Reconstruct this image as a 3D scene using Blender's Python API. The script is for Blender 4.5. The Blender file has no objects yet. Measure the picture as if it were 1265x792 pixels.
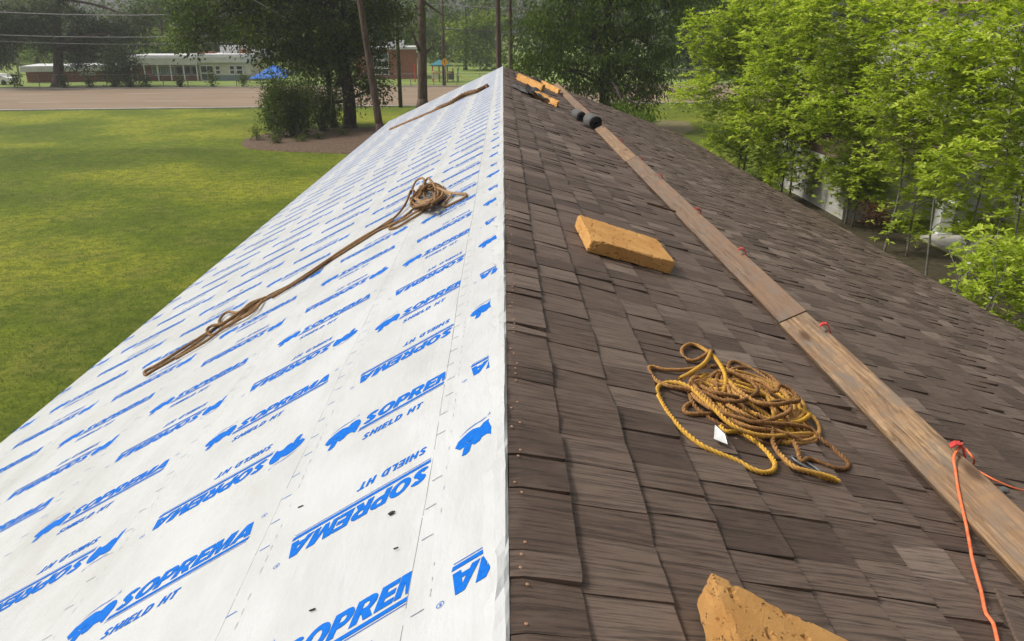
import bpy, bmesh, math, random
import numpy as np
from mathutils import Matrix, Vector
random.seed(7); rng = np.random.default_rng(11)
SC = bpy.context.scene
COL = SC.collection

# ------------------------------------------------------------------ camera
RZ, H = 5.3, 1.24                 # ridge height, camera height above the ridge
PITCH, YAW = math.radians(20.543), math.radians(0.649)
FPX = 950.0                       # focal length in pixels of a 1265 px wide frame
CAM = np.array([0.0, 0.0, RZ + H])
cd = bpy.data.cameras.new('camera'); cam = bpy.data.objects.new('camera', cd); COL.objects.link(cam)
cam.location = CAM; cam.rotation_euler = (math.pi/2 - PITCH, 0, -YAW)
cd.sensor_width = 36; cd.lens = 36*FPX/1265; cd.clip_start = .05; cd.clip_end = 3000
SC.camera = cam

# ------------------------------------------------------------------ sky, sun, exposure
SUN_AZ, SUN_EL = math.radians(-88), math.radians(50)   # azimuth from +Y towards +X
w = bpy.data.worlds.new('World'); SC.world = w; w.use_nodes = True
nt = w.node_tree; bg = nt.nodes['Background']
sky = nt.nodes.new('ShaderNodeTexSky'); sky.sky_type = 'NISHITA'; sky.sun_disc = False
sky.sun_elevation = SUN_EL; sky.sun_rotation = SUN_AZ; sky.dust_density = 6; sky.air_density = 1.2; sky.ozone_density = .6
hs = nt.nodes.new('ShaderNodeHueSaturation'); hs.inputs['Saturation'].default_value = .18
nt.links.new(sky.outputs[0], hs.inputs['Color']); nt.links.new(hs.outputs[0], bg.inputs[0]); bg.inputs[1].default_value = .08
sd = bpy.data.lights.new('sun', 'SUN'); so = bpy.data.objects.new('sun', sd); COL.objects.link(so)
sd.energy = 1.5; sd.angle = math.radians(10); sd.color = (1, .955, .88)
sv = Vector((math.sin(SUN_AZ)*math.cos(SUN_EL), math.cos(SUN_AZ)*math.cos(SUN_EL), math.sin(SUN_EL)))
so.rotation_euler = sv.to_track_quat('Z', 'Y').to_euler(); so.location = (-20, 10, 40)
SC.view_settings.view_transform = 'Standard'; SC.view_settings.look = 'None'
SC.view_settings.gamma = 1; SC.view_settings.use_curve_mapping = False
SC.view_settings.exposure = .86

# ------------------------------------------------------------------ helpers
fw = np.array([math.sin(YAW)*math.cos(PITCH), math.cos(YAW)*math.cos(PITCH), -math.sin(PITCH)])
rt = np.array([math.cos(YAW), -math.sin(YAW), 0.]); upv = np.cross(rt, fw)
TL, TR = .4585, .37
SL, SR = math.sqrt(1+TL*TL), math.sqrt(1+TR*TR)
NL, NR = np.array([-TL, 0, 1])/SL, np.array([TR, 0, 1])/SR
SKL, SKR = -.33, .17
def ray(px, py): return fw + rt*(px-632.5)/FPX + upv*(396-py)/FPX
def W(px, py, Y):                 # world point at depth Y that a photo position shows
    d = ray(px, py); return CAM + d*(Y/d[1])
def G(px, py, z=0.):
    d = ray(px, py); return CAM + d*((z-CAM[2])/d[2])
def RP(px, py, off=0.):           # on the shingled slope
    d = ray(px, py); return CAM + d*((RZ+off*SR-CAM[2])/(d[2]+TR*d[0]))
def LP(px, py, off=0.):           # on the membrane slope
    d = ray(px, py); return CAM + d*((RZ+off*SL-CAM[2])/(d[2]-TL*d[0]))
def L(u, v, off=0.): return np.array([-v/SL, u, RZ - v*TL/SL]) + NL*off
def R(u, v, off=0.): return np.array([v/SR, u, RZ - v*TR/SR]) + NR*off
def nrm(a): return a/np.maximum(np.linalg.norm(a, axis=-1, keepdims=True), 1e-9)

def wloc(o):
    p = Vector((0, 0, 0))
    while o: p = p + o.location; o = o.parent
    return np.array(p)
def tag(o, label=None, cat=None, group=None, kind=None):
    if label: o['label'] = label
    if cat: o['category'] = cat
    if group: o['group'] = group
    if kind: o['kind'] = kind
    return o
def thing(name, loc, label, cat, group=None):
    o = bpy.data.objects.new(name, None); COL.objects.link(o); o.location = [float(x) for x in loc]; o.empty_display_size = .2
    return tag(o, label, cat, group)
def mesh_np(name, V, F, mat=None, tint=None, uv=None, smooth=False):
    """V (n,3); F an (m,k) array or a list of index lists"""
    V = np.asarray(V, np.float32)
    me = bpy.data.meshes.new(name)
    if isinstance(F, np.ndarray):
        m, k = F.shape; flat = F.ravel().astype(np.int32); starts = np.arange(0, m*k, k, dtype=np.int32); tot = np.full(m, k, np.int32)
    else:
        tot = np.array([len(f) for f in F], np.int32); flat = np.array([i for f in F for i in f], np.int32)
        starts = np.concatenate(([0], np.cumsum(tot)[:-1])).astype(np.int32); m = len(F)
    me.vertices.add(len(V)); me.vertices.foreach_set('co', V.ravel())
    me.loops.add(len(flat)); me.loops.foreach_set('vertex_index', flat)
    me.polygons.add(m); me.polygons.foreach_set('loop_start', starts); me.polygons.foreach_set('loop_total', tot)
    me.polygons.foreach_set('use_smooth', np.full(m, bool(smooth)))
    me.update(calc_edges=True); me.validate()
    if tint is not None:
        a = me.attributes.new('tint', 'FLOAT', 'POINT'); a.data.foreach_set('value', np.asarray(tint, np.float32))
    if uv is not None:
        l = me.uv_layers.new(name='UVMap'); l.data.foreach_set('uv', np.asarray(uv, np.float32)[flat].ravel())
    if mat: me.materials.append(mat)
    return me
def add(name, V, F, mat, parent=None, **kw):
    """a mesh object given in world coordinates"""
    V = np.asarray(V, float)
    if parent is None:
        o0 = np.array([V[:, 0].mean(), V[:, 1].mean(), V[:, 2].min()])
    else: o0 = wloc(parent)
    me = mesh_np(name, V-o0, F, mat, **kw)
    o = bpy.data.objects.new(name, me); COL.objects.link(o)
    if parent is None: o.location = o0
    else: o.parent = parent
    return o
class MB:
    """collects simple solids"""
    def __init__(s): s.V = []; s.F = []
    def poly(s, V, F):
        b = len(s.V); s.V += [tuple(map(float, v)) for v in V]; s.F += [[b+i for i in f] for f in F]; return s
    def box(s, c, d, M=None):
        P = np.array([[x, y, z] for x in (-.5, .5) for y in (-.5, .5) for z in (-.5, .5)])*np.array(d)
        if M is not None: P = P @ np.array(M).T
        return s.poly(P+np.array(c), [[0, 1, 3, 2], [4, 6, 7, 5], [0, 4, 5, 1], [2, 3, 7, 6], [0, 2, 6, 4], [1, 5, 7, 3]])
    def hexa(s, bot, top):
        return s.poly(list(bot)+list(top), [[3, 2, 1, 0], [4, 5, 6, 7], [0, 1, 5, 4], [1, 2, 6, 5], [2, 3, 7, 6], [3, 0, 4, 7]])
    def tube(s, P, rad, n=8, cap=True):
        P = np.array(P, float); rad = np.broadcast_to(np.array(rad, float), (len(P),))
        T = np.gradient(P, axis=0); T = nrm(T)
        a = np.array([0, 0, 1.]) if abs(T[0][2]) < .9 else np.array([1., 0, 0])
        N = nrm(np.cross(T[0], a)); rings = []
        for i in range(len(P)):
            N = nrm(N - T[i]*np.dot(N, T[i])); B = np.cross(T[i], N)
            an = np.linspace(0, 2*math.pi, n, endpoint=False)
            rings.append(P[i] + rad[i]*(np.cos(an)[:, None]*N + np.sin(an)[:, None]*B))
        V = np.concatenate(rings); F = []
        for i in range(len(P)-1):
            for j in range(n): F.append([i*n+j, i*n+(j+1) % n, (i+1)*n+(j+1) % n, (i+1)*n+j])
        if cap: F.append(list(range(n))[::-1]); F.append(list(range((len(P)-1)*n, len(P)*n)))
        return s.poly(V, F)
    def strip(s, P, side, wid, th):
        """a bent flat bar: path P, constant side vector"""
        P = np.array(P, float); T = nrm(np.gradient(P, axis=0)); side = nrm(np.array(side, float)); b = len(s.V)
        for p, t in zip(P, T):
            n = nrm(np.cross(side, t))
            for a, c in ((-1, -1), (1, -1), (1, 1), (-1, 1)): s.V.append(tuple(p + side*a*wid/2 + n*c*th/2))
        for i in range(len(P)-1):
            for j in range(4): s.F.append([b+i*4+j, b+i*4+(j+1) % 4, b+(i+1)*4+(j+1) % 4, b+(i+1)*4+j])
        e = b+(len(P)-1)*4; s.F.append([b+3, b+2, b+1, b]); s.F.append([e, e+1, e+2, e+3]); return s
    def build(s, name, mat, parent=None, smooth=False): return add(name, s.V, s.F, mat, parent, smooth=smooth)

# ------------------------------------------------------------------ materials
def mat(name, col=(.5, .5, .5), rough=.7, spec=.3, metal=0.):
    m = bpy.data.materials.new(name); m.use_nodes = True; n = m.node_tree
    b = n.nodes['Principled BSDF']; b.inputs['Base Color'].default_value = (*col, 1); b.inputs['Roughness'].default_value = rough
    b.inputs['Specular IOR Level'].default_value = spec; b.inputs['Metallic'].default_value = metal
    return m, n, b
def N(n, t, **kw):
    x = n.nodes.new('ShaderNode'+t)
    for k, v in kw.items():
        if k in x.inputs: x.inputs[k].default_value = v
        else: setattr(x, k, v)
    return x
def ramp(n, src, stops):
    r = n.nodes.new('ShaderNodeValToRGB'); e = r.color_ramp.elements
    while len(e) < len(stops): e.new(.5)
    for i, (p, c) in enumerate(stops): e[i].position = p; e[i].color = (*c, 1) if len(c) == 3 else c
    n.links.new(src, r.inputs[0]); return r.outputs[0]
def coords(n, scale=(1, 1, 1), kind='Object', rot=(0, 0, 0)):
    t = N(n, 'TexCoord'); m = N(n, 'Mapping'); m.inputs['Scale'].default_value = scale; m.inputs['Rotation'].default_value = rot
    n.links.new(t.outputs[kind], m.inputs[0]); return m.outputs[0]
def noise(n, vec, scale, detail=4, rough=.55):
    x = N(n, 'TexNoise'); x.inputs['Scale'].default_value = scale; x.inputs['Detail'].default_value = detail; x.inputs['Roughness'].default_value = rough
    if vec is not None: n.links.new(vec, x.inputs['Vector'])
    return x.outputs[0]
def bump(n, b, h, strength=.3, dist=.01):
    x = N(n, 'Bump'); x.inputs['Strength'].default_value = strength; x.inputs['Distance'].default_value = dist
    n.links.new(h, x.inputs['Height']); n.links.new(x.outputs[0], b.inputs['Normal'])
def mix(n, fac, a, b, mode='MIX'):
    x = n.nodes.new('ShaderNodeMix'); x.data_type = 'RGBA'; x.blend_type = mode
    for s, v in ((x.inputs[0], fac), (x.inputs[6], a), (x.inputs[7], b)):
        if isinstance(v, bpy.types.NodeSocket): n.links.new(v, s)
        elif isinstance(v, (int, float)): s.default_value = v
        else: s.default_value = (*v, 1)
    return x.outputs[2]
def math_n(n, op, a, b):
    x = N(n, 'Math', operation=op)
    for s, v in ((x.inputs[0], a), (x.inputs[1], b)):
        if isinstance(v, bpy.types.NodeSocket): n.links.new(v, s)
        else: s.default_value = v
    return x.outputs[0]
def noisy(name, c1, c2, scale=6, rough=.8, bstr=.3, bdist=.01, stretch=(1, 1, 1), kind='Object', spec=.3, lo=.3, hi=.7, fine=None):
    m, n, b = mat(name, c1, rough, spec); v = coords(n, stretch, kind); x = noise(n, v, scale, 6)
    n.links.new(ramp(n, x, [(lo, c1), (hi, c2)]), b.inputs['Base Color'])
    if bstr: bump(n, b, noise(n, v, fine or scale*4, 5), bstr, bdist)
    return m
def leafmat(name, lo, mid, hi, trans=.35, rough=.5):
    m = bpy.data.materials.new(name); m.use_nodes = True; n = m.node_tree; b = n.nodes['Principled BSDF']
    a = N(n, 'Attribute', attribute_name='tint'); c = ramp(n, a.outputs['Fac'], [(0, lo), (.5, mid), (1, hi)])
    n.links.new(c, b.inputs['Base Color']); b.inputs['Roughness'].default_value = rough; b.inputs['Specular IOR Level'].default_value = .18
    t = N(n, 'BsdfTranslucent'); n.links.new(mix(n, 1., c, (1, 1.0, .55), 'MULTIPLY'), t.inputs[0])
    s = N(n, 'MixShader'); s.inputs[0].default_value = trans
    n.links.new(b.outputs[0], s.inputs[1]); n.links.new(t.outputs[0], s.inputs[2]); n.links.new(s.outputs[0], n.nodes['Material Output'].inputs[0])
    return m

# membrane: off white film with faint embossing, dirt and scuffs
M_MEM, n, b = mat('white_membrane', (.74, .74, .73), .42, .4)
v = coords(n); dirt = noise(n, coords(n, (1.2, .5, 1.2)), 2.2, 7, .62); spots = noise(n, v, 38, 3)
stain = noise(n, coords(n, (2, 1, 2)), 1.1, 6, .7)
c = ramp(n, dirt, [(.32, (.405, .41, .402)), (.6, (.475, .482, .482))])
c = mix(n, ramp(n, stain, [(.52, (0, 0, 0)), (.78, (.4, .4, .4))]), c, (.35, .325, .285))
sp = ramp(n, spots, [(.69, (0, 0, 0)), (.76, (1, 1, 1))])
n.links.new(mix(n, math_n(n, 'MULTIPLY', sp, .22), c, (.42, .40, .37)), b.inputs['Base Color'])
vw = noise(n, coords(n, (3, .8, 3)), 3.0, 4); gr = noise(n, v, 160, 2)
cre = N(n, 'TexVoronoi', feature='DISTANCE_TO_EDGE'); n.links.new(coords(n, (2.2, .9, 2.2)), cre.inputs['Vector']); cre.inputs['Scale'].default_value = 1.6
crv = ramp(n, cre.outputs[0], [(0, (0, 0, 0)), (.05, (1, 1, 1))])
bump(n, b, math_n(n, 'ADD', math_n(n, 'ADD', math_n(n, 'MULTIPLY', vw, 1.0), math_n(n, 'MULTIPLY', crv, .05)), math_n(n, 'MULTIPLY', gr, .06)), .55, .03)
M_INK, n, b = mat('blue_ink', (.006, .16, .62), .5, .12)
ink = noise(n, coords(n), 60, 4)
n.links.new(ramp(n, ink, [(.3, (.001, .098, .42)), (.7, (.002, .13, .52))]), b.inputs['Base Color'])
M_SELV = mat('selvage_ink', (.36, .37, .38), .6)[0]
M_LAPSHADE = mat('lap_shade_line', (.17, .17, .17), .6)[0]  # flat dark grey standing in for shade under the sheet edges
M_GINK = mat('grey_ink', (.16, .19, .24), .6)[0]

# shingle: grey brown moulded shake, grain running down the slope
M_SH, n, b = mat('shake', (.1, .08, .07), .62, .35)
uvn = N(n, 'UVMap'); uvn.uv_map = 'UVMap'
mp = N(n, 'Mapping'); mp.inputs['Scale'].default_value = (1.9, 46, 1); n.links.new(uvn.outputs[0], mp.inputs[0])
g1 = noise(n, mp.outputs[0], 1.6, 6, .7)
mp2 = N(n, 'Mapping'); mp2.inputs['Scale'].default_value = (5, 7, 1); n.links.new(uvn.outputs[0], mp2.inputs[0]); g2 = noise(n, mp2.outputs[0], 1.3, 4)
ta = N(n, 'Attribute', attribute_name='tint')
base = ramp(n, ta.outputs['Fac'], [(0, (.072, .046, .033)), (.4, (.116, .077, .056)), (.75, (.162, .114, .086)), (1, (.23, .172, .134))])
c = mix(n, ramp(n, g1, [(.41, (.0, .0, .0)), (.53, (1, 1, 1))]), mix(n, .72, base, (.022, .014, .01)), base)
c = mix(n, ramp(n, g2, [(.5, (0, 0, 0)), (.85, (.35, .35, .35))]), c, (.22, .17, .13))
n.links.new(c, b.inputs['Base Color'])
n.links.new(ramp(n, g2, [(.3, (.5, .5, .5)), (.7, (.75, .75, .75))]), b.inputs['Roughness'])
bump(n, b, math_n(n, 'ADD', g1, math_n(n, 'MULTIPLY', g2, .35)), .95, .008)
M_COPPER = mat('copper', (.62, .36, .22), .42, .5, .7)[0]

def wood(name, c1, c2, c3, knots=True, cross=0.):
    m, n, b = mat(name, c1, .72, .25)
    v = coords(n, (1, 1, 1)); wv = noise(n, coords(n, (9, .55, 9)), 2.2, 5)
    mp = N(n, 'Mapping'); mp.inputs['Scale'].default_value = (60, 1.1, 60); t = N(n, 'TexCoord')
    vv = N(n, 'VectorMath', operation='ADD'); n.links.new(t.outputs['Object'], vv.inputs[0])
    sc = N(n, 'Combine' + 'XYZ'); n.links.new(math_n(n, 'MULTIPLY', wv, .16), sc.inputs[0]); n.links.new(sc.outputs[0], vv.inputs[1])
    n.links.new(vv.outputs[0], mp.inputs[0]); g = noise(n, mp.outputs[0], 1.1, 5, .65)
    c = ramp(n, g, [(.36, c1), (.5, c2), (.62, c3)])
    big = noise(n, coords(n, (2, .7, 2)), 1.6, 4)
    c = mix(n, ramp(n, big, [(.40, (0, 0, 0)), (.62, (.75, .75, .75))]), c, (.20, .115, .065))
    gs = noise(n, coords(n, (5, 1.6, 5)), 2.4, 6, .7); c = mix(n, ramp(n, gs, [(.48, (0, 0, 0)), (.64, (.75, .75, .75))]), c, (.15, .125, .10))
    if cross:
        cr = noise(n, coords(n, (.4, 9, .4)), 2.0, 3); c = mix(n, ramp(n, cr, [(.42, (cross,)*3), (.56, (0, 0, 0))]), c, (.14, .105, .08))
    if knots:
        vo = N(n, 'TexVoronoi'); vo.voronoi_dimensions = '2D'; n.links.new(coords(n, (2.6, .75, .4)), vo.inputs['Vector']); vo.inputs['Scale'].default_value = 1.0
        c = mix(n, ramp(n, vo.outputs['Distance'], [(.035, (.8, .8, .8)), (.085, (0, 0, 0))]), c, (.06, .03, .015))
    n.links.new(c, b.inputs['Base Color']); bump(n, b, g, .7, .005)
    return m
M_PLANK = wood('fresh_plank_wood', (.075, .042, .02), (.235, .145, .074), (.36, .24, .135), True, .2)
M_PLANK2 = wood('weathered_plank_wood', (.06, .036, .022), (.15, .096, .06), (.23, .16, .108), False, .55)
M_FOAM, n, b = mat('orange_foam', (.6, .3, .08), .95, .1)
v = coords(n); big = noise(n, v, 5, 6); pores = noise(n, v, 45, 5, .75)
c = ramp(n, big, [(.3, (.535, .262, .08)), (.62, (.65, .355, .125))])
c = mix(n, ramp(n, pores, [(.27, (.8, .8, .8)), (.36, (0, 0, 0))]), c, (.25, .10, .025))
vp = N(n, 'TexVoronoi'); n.links.new(v, vp.inputs['Vector']); vp.inputs['Scale'].default_value = 75
pr_ = ramp(n, vp.outputs['Distance'], [(.12, (1, 1, 1)), (.34, (0, 0, 0))]); msk = ramp(n, noise(n, v, 30, 3), [(.5, (0, 0, 0)), (.6, (1, 1, 1))])
pm = math_n(n, 'MULTIPLY', pr_, msk); c = mix(n, math_n(n, 'MULTIPLY', pm, .75), c, (.22, .095, .025)); big = math_n(n, 'SUBTRACT', big, math_n(n, 'MULTIPLY', pm, .8))
n.links.new(c, b.inputs['Base Color']); bump(n, b, math_n(n, 'ADD', math_n(n, 'MULTIPLY', big, 2.), noise(n, v, 120, 6, .8)), .9, .014)
M_RED = noisy('red_paint', (.42, .025, .022), (.56, .05, .04), 25, .42, .1, spec=.5)
M_BLACK = noisy('black_felt', (.014, .014, .014), (.035, .034, .033), 12, .7)
M_GFELT = noisy('grey_felt', (.075, .073, .07), (.13, .127, .12), 9, .85)
M_CORD = noisy('orange_cord_sheath', (.72, .14, .05), (.80, .21, .09), 40, .5, 0)
M_RUST = noisy('rusty_steel', (.05, .022, .012), (.11, .05, .025), 30, .8)
M_STEEL = mat('dull_steel', (.16, .165, .17), .5, .4, .6)[0]
M_WHITE = noisy('white_paint', (.70, .70, .68), (.80, .80, .78), 3, .55, .1)
M_DARK = noisy('dark_grey_plastic', (.02, .02, .022), (.05, .05, .05), 14, .5)
def ropemat(name, lo, mid, hi):
    m, n, b = mat(name, mid, .9, .12); a = N(n, 'Attribute', attribute_name='tint')
    x = noise(n, coords(n), 55, 4); t = math_n(n, 'ADD', a.outputs['Fac'], math_n(n, 'MULTIPLY', math_n(n, 'SUBTRACT', x, .5), .9))
    n.links.new(ramp(n, t, [(0, lo), (.5, mid), (1, hi)]), b.inputs['Base Color']); bump(n, b, noise(n, coords(n), 240, 3), .6, .003)
    return m
M_ROPE = ropemat('yellow_rope_fibre', (.15, .075, .032), (.36, .19, .07), (.62, .36, .05))
M_ROPE2 = ropemat('brown_rope_fibre', (.10, .058, .03), (.24, .14, .07), (.38, .25, .13))

# ground materials
M_LAWN, n, b = mat('lawn', (.1, .17, .03), .9, .15)
v = coords(n); a1 = noise(n, v, .10, 5); a2 = noise(n, v, .55, 6, .65); a3 = noise(n, v, 9, 4, .7)
c = ramp(n, a1, [(.36, (.090, .122, .009)), (.49, (.145, .185, .010)), (.60, (.29, .30, .022))])
c = mix(n, ramp(n, a2, [(.48, (0, 0, 0)), (.72, (.65, .65, .65))]), c, (.21, .195, .045))
a4 = noise(n, v, 2.2, 6, .7); c = mix(n, ramp(n, a4, [(.40, (.6, .6, .6)), (.58, (0, 0, 0))]), c, (.055, .085, .010))
c = mix(n, ramp(n, a3, [(.35, (.55, .55, .55)), (.55, (0, 0, 0))]), c, (.035, .062, .010))
n.links.new(c, b.inputs['Base Color']); bump(n, b, noise(n, v, 30, 6, .75), .9, .05)
M_ROAD, n, b = mat('worn_asphalt', (.2, .15, .12), .85, .2)
v = coords(n, (.25, 1, 1), rot=(0, 0, math.radians(-5.5))); a1 = noise(n, v, .35, 6); a2 = noise(n, coords(n), 3, 6, .7)
c = ramp(n, a1, [(.35, (.21, .150, .098)), (.65, (.27, .200, .135))]); c = mix(n, ramp(n, a2, [(.4, (.25, .25, .25)), (.7, (0, 0, 0))]), c, (.15, .112, .08))
n.links.new(c, b.inputs['Base Color'])
M_CONC = noisy('concrete', (.32, .30, .27), (.44, .42, .38), 2.5, .85)
M_MULCH = noisy('mulch', (.065, .042, .027), (.17, .112, .072), 7, .95, .9, .05, fine=40)
M_BARE = noisy('red_clay_soil', (.17, .075, .035), (.25, .13, .07), 2, .95, .6, .03)
M_FIELD = noisy('far_field_grass', (.12, .17, .03), (.19, .24, .05), .2, .95, 0)
M_MARK = noisy('worn_road_paint', (.42, .36, .31), (.55, .49, .43), 1.2, .7, 0)
# bark and leaves
M_BARK = noisy('pine_bark', (.055, .036, .027), (.15, .105, .08), 5, .95, .9, .04, (1, 1, .25))
M_BARKD = noisy('oak_bark', (.025, .019, .014), (.075, .058, .044), 5, .95, .9, .04, (1, 1, .3))
M_BARKG = noisy('smooth_grey_bark', (.11, .10, .08), (.22, .205, .17), 9, .85, .4, .01)
M_POLE = noisy('utility_pole_wood', (.06, .045, .035), (.11, .085, .065), 3, .9, .3, .01, (4, 4, .3))
M_LMAG = leafmat('sweetbay_leaf', (.14, .22, .012), (.35, .47, .025), (.62, .70, .13), .54, .45)
M_LOAK = leafmat('oak_leaf', (.026, .048, .004), (.070, .112, .008), (.17, .225, .02), .34)
M_LELM = leafmat('elm_leaf', (.032, .064, .005), (.082, .14, .009), (.19, .26, .026), .36)
M_LPINE = leafmat('pine_needle', (.022, .040, .010), (.052, .080, .018), (.115, .14, .03), .15, .6)
M_LFAR = leafmat('far_leaf', (.04, .072, .012), (.085, .135, .02), (.16, .215, .036), .25, .7)
M_LLIGHT = leafmat('light_leaf', (.09, .15, .015), (.17, .24, .025), (.27, .34, .05), .35, .6)
M_LSHRUB = leafmat('shrub_leaf', (.028, .054, .006), (.07, .108, .012), (.14, .19, .03), .3)
M_LGRASS = leafmat('grass_blade', (.04, .07, .008), (.085, .13, .012), (.16, .19, .03), .3, .7)
# buildings
M_BRICK, n, b = mat('red_brick', (.3, .12, .07), .9, .15)
br = N(n, 'TexBrick'); n.links.new(coords(n, (1, 1, 1), 'Object', (math.pi/2, 0, 0)), br.inputs['Vector']); br.inputs['Scale'].default_value = 2.2
br.inputs['Color1'].default_value = (.30, .115, .065, 1); br.inputs['Color2'].default_value = (.22, .085, .05, 1); br.inputs['Mortar'].default_value = (.32, .25, .2, 1); br.inputs['Mortar Size'].default_value = .012
n.links.new(br.outputs[0], b.inputs['Base Color'])
M_WBRICK, n, b = mat('white_painted_brick', (.5, .5, .5), .85, .15)
br = N(n, 'TexBrick'); n.links.new(coords(n, (1, 1, 1), 'Object', (math.pi/2, 0, 0)), br.inputs['Vector']); br.inputs['Scale'].default_value = 3.0
br.inputs['Color1'].default_value = (.42, .41, .37, 1); br.inputs['Color2'].default_value = (.36, .345, .31, 1); br.inputs['Mortar'].default_value = (.25, .24, .21, 1); br.inputs['Mortar Size'].default_value = .015
n.links.new(br.outputs[0], b.inputs['Base Color'])
M_CREAM = noisy('cream_siding', (.56, .54, .42), (.66, .64, .52), 2, .7, .1)
M_FASCIA = noisy('pale_fascia', (.52, .53, .49), (.62, .63, .59), 2, .7, .1)
M_TPO = noisy('flat_roof_membrane', (.50, .50, .50), (.62, .62, .61), .8, .7, .1)
M_GLASS = mat('window_glass', (.035, .05, .05), .08, .6)[0]
M_PANEL = noisy('grey_green_panel', (.16, .22, .22), (.22, .28, .28), 2, .5, .1)
M_BLUE = noisy('blue_canvas', (.02, .12, .48), (.03, .17, .60), 2, .7, .2)
M_TEAL = noisy('teal_roof_plastic', (.03, .14, .17), (.05, .19, .22), 3, .5, 0)
M_YEL = noisy('yellow_sign_paint', (.62, .33, .02), (.70, .40, .03), 4, .45, 0)
M_YPL = noisy('tan_slide_plastic', (.55, .36, .10), (.62, .42, .14), 3, .45, 0)
M_WIRE = mat('cable', (.06, .06, .06), .6)[0]
M_WIREG = mat('grey_cable', (.2, .2, .2), .6)[0]
M_GALV = mat('galvanised_steel', (.22, .23, .23), .5, .4, .5)[0]
M_DECK = noisy('plywood', (.30, .21, .12), (.38, .27, .16), 3, .85)
M_RSHN = noisy('brown_roof_shingle', (.12, .075, .06), (.20, .13, .10), 6, .9)

# ================================================================== SETTING
def sheet(name, poly, z, m, kind='structure', parent=None):
    V = [(x, y, z) for x, y in poly]; return tag(add(name, V, [list(range(len(V)))], m, parent), kind=kind)
sheet('lawn', [(-700, -120), (700, -120), (700, 1500), (-700, 1500)], 0, M_LAWN)
def rn(x): return 76.4 + .112*x        # near road edge
def rf(x): return 102.9 + .075*x       # far road edge
sheet('road', [(-260, rn(-260)), (260, rn(260)), (260, rf(260)), (-260, rf(-260))], .012, M_ROAD)
k = MB()
k.hexa([(-260, rn(-260)-.45, -.05), (260, rn(260)-.45, -.05), (260, rn(260), -.05), (-260, rn(-260), -.05)], [(-260, rn(-260)-.45, .10), (260, rn(260)-.45, .10), (260, rn(260), .10), (-260, rn(-260), .10)])
tag(k.build('near_kerb', M_CONC), kind='structure')
k = MB()
k.hexa([(-260, rf(-260), -.05), (260, rf(260), -.05), (260, rf(260)+.35, -.05), (-260, rf(-260)+.35, -.05)], [(-260, rf(-260), .13), (260, rf(260), .13), (260, rf(260)+.35, .13), (-260, rf(-260)+.35, .13)])
tag(k.build('far_kerb', M_CONC), kind='structure')
sheet('clay_verge', [(-260, rf(-260)+.35), (260, rf(260)+.35), (260, rf(260)+3.0), (-260, rf(-260)+3.0)], .02, M_BARE)
sheet('far_field', [(-260, rf(-260)+3), (260, rf(260)+3), (260, 420), (-260, 420)], .012, M_FIELD)
# lane dashes
mk = MB()
for i in range(-40, 40):
    for t in (.30, .70):
        x0 = i*12 + (5 if t > .5 else 0); x1 = x0+4
        f = lambda x, t=t, d=0: rn(x)*(1-t)+rf(x)*t+d
        mk.poly([(x0, f(x0), .016), (x1, f(x1), .016), (x1, f(x1, d=.16), .016), (x0, f(x0, d=.16), .016)], [[0, 1, 2, 3]])
tag(mk.build('lane_markings', M_MARK), kind='structure')
# mulch bed under the oak
an = np.linspace(0, 2*math.pi, 40, endpoint=False)
cx, cy_ = -8.0, 51.0
bed = [(cx + (9.2+.5*math.sin(3*a+1))*math.cos(a), cy_ + (6.4+.4*math.sin(4*a))*math.sin(a)) for a in an]
V = []; F = []
for j, (s, z) in enumerate(((1, .005), (.96, .10), (.7, .16), (.35, .19))):
    V += [(cx+(x-cx)*s, cy_+(y-cy_)*s, z) for x, y in bed]
nb = len(bed)
for j in range(3):
    for i in range(nb): F.append([j*nb+i, j*nb+(i+1) % nb, (j+1)*nb+(i+1) % nb, (j+1)*nb+i])
F.append(list(range(3*nb, 4*nb)))
tag(add('mulch_bed', V, F, M_MULCH, smooth=True), kind='structure')
sheet('bare_patch', [G(795, 148)[:2], G(850, 150)[:2], G(858, 160)[:2], G(830, 172)[:2], G(790, 165)[:2]], .012, noisy('dry_soil', (.15, .13, .05), (.22, .19, .09), 2, .95, .5, .03))

# ================================================================== ROOF HOUSE
Y0, Y1 = -2.5, 31.5
VR = 7.60
def vE(y): return 4.45 + .0205*(y-5.5)    # eave of the membrane slope
house = thing('house', (0, 14, 0), 'long gabled house, white printed membrane on one slope and brown shakes on the other', 'house')
def slab(name, fn, pts, th, m):
    top = [fn(u, v, -.004) for u, v in pts]; bot = [fn(u, v, -.004-th) for u, v in pts]
    return MB().hexa(bot, top).build(name, m, house)
slab('left_roof_deck', L, [(Y0, .0), (Y1, .0), (Y1, vE(Y1)-.01), (Y0, vE(Y0)-.01)], .05, M_DECK)
slab('right_roof_deck', R, [(Y0, VR-.01), (Y1, VR-.01), (Y1, .0), (Y0, .0)], .05, M_DECK)
xl0, xl1, xr = -(vE(Y0)-.5)/SL, -(vE(Y1)-.5)/SL, (VR-.6)/SR
wb = MB()
wb.hexa([(xl0, Y0+.3, -.1), (xl0-.2, Y0+.3, -.1), (xl1-.2, Y1-.3, -.1), (xl1, Y1-.3, -.1)], [(xl0, Y0+.3, RZ+xl0*TL-.08), (xl0-.2, Y0+.3, RZ+(xl0-.2)*TL-.08), (xl1-.2, Y1-.3, RZ+(xl1-.2)*TL-.08), (xl1, Y1-.3, RZ+xl1*TL-.08)])
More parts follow.
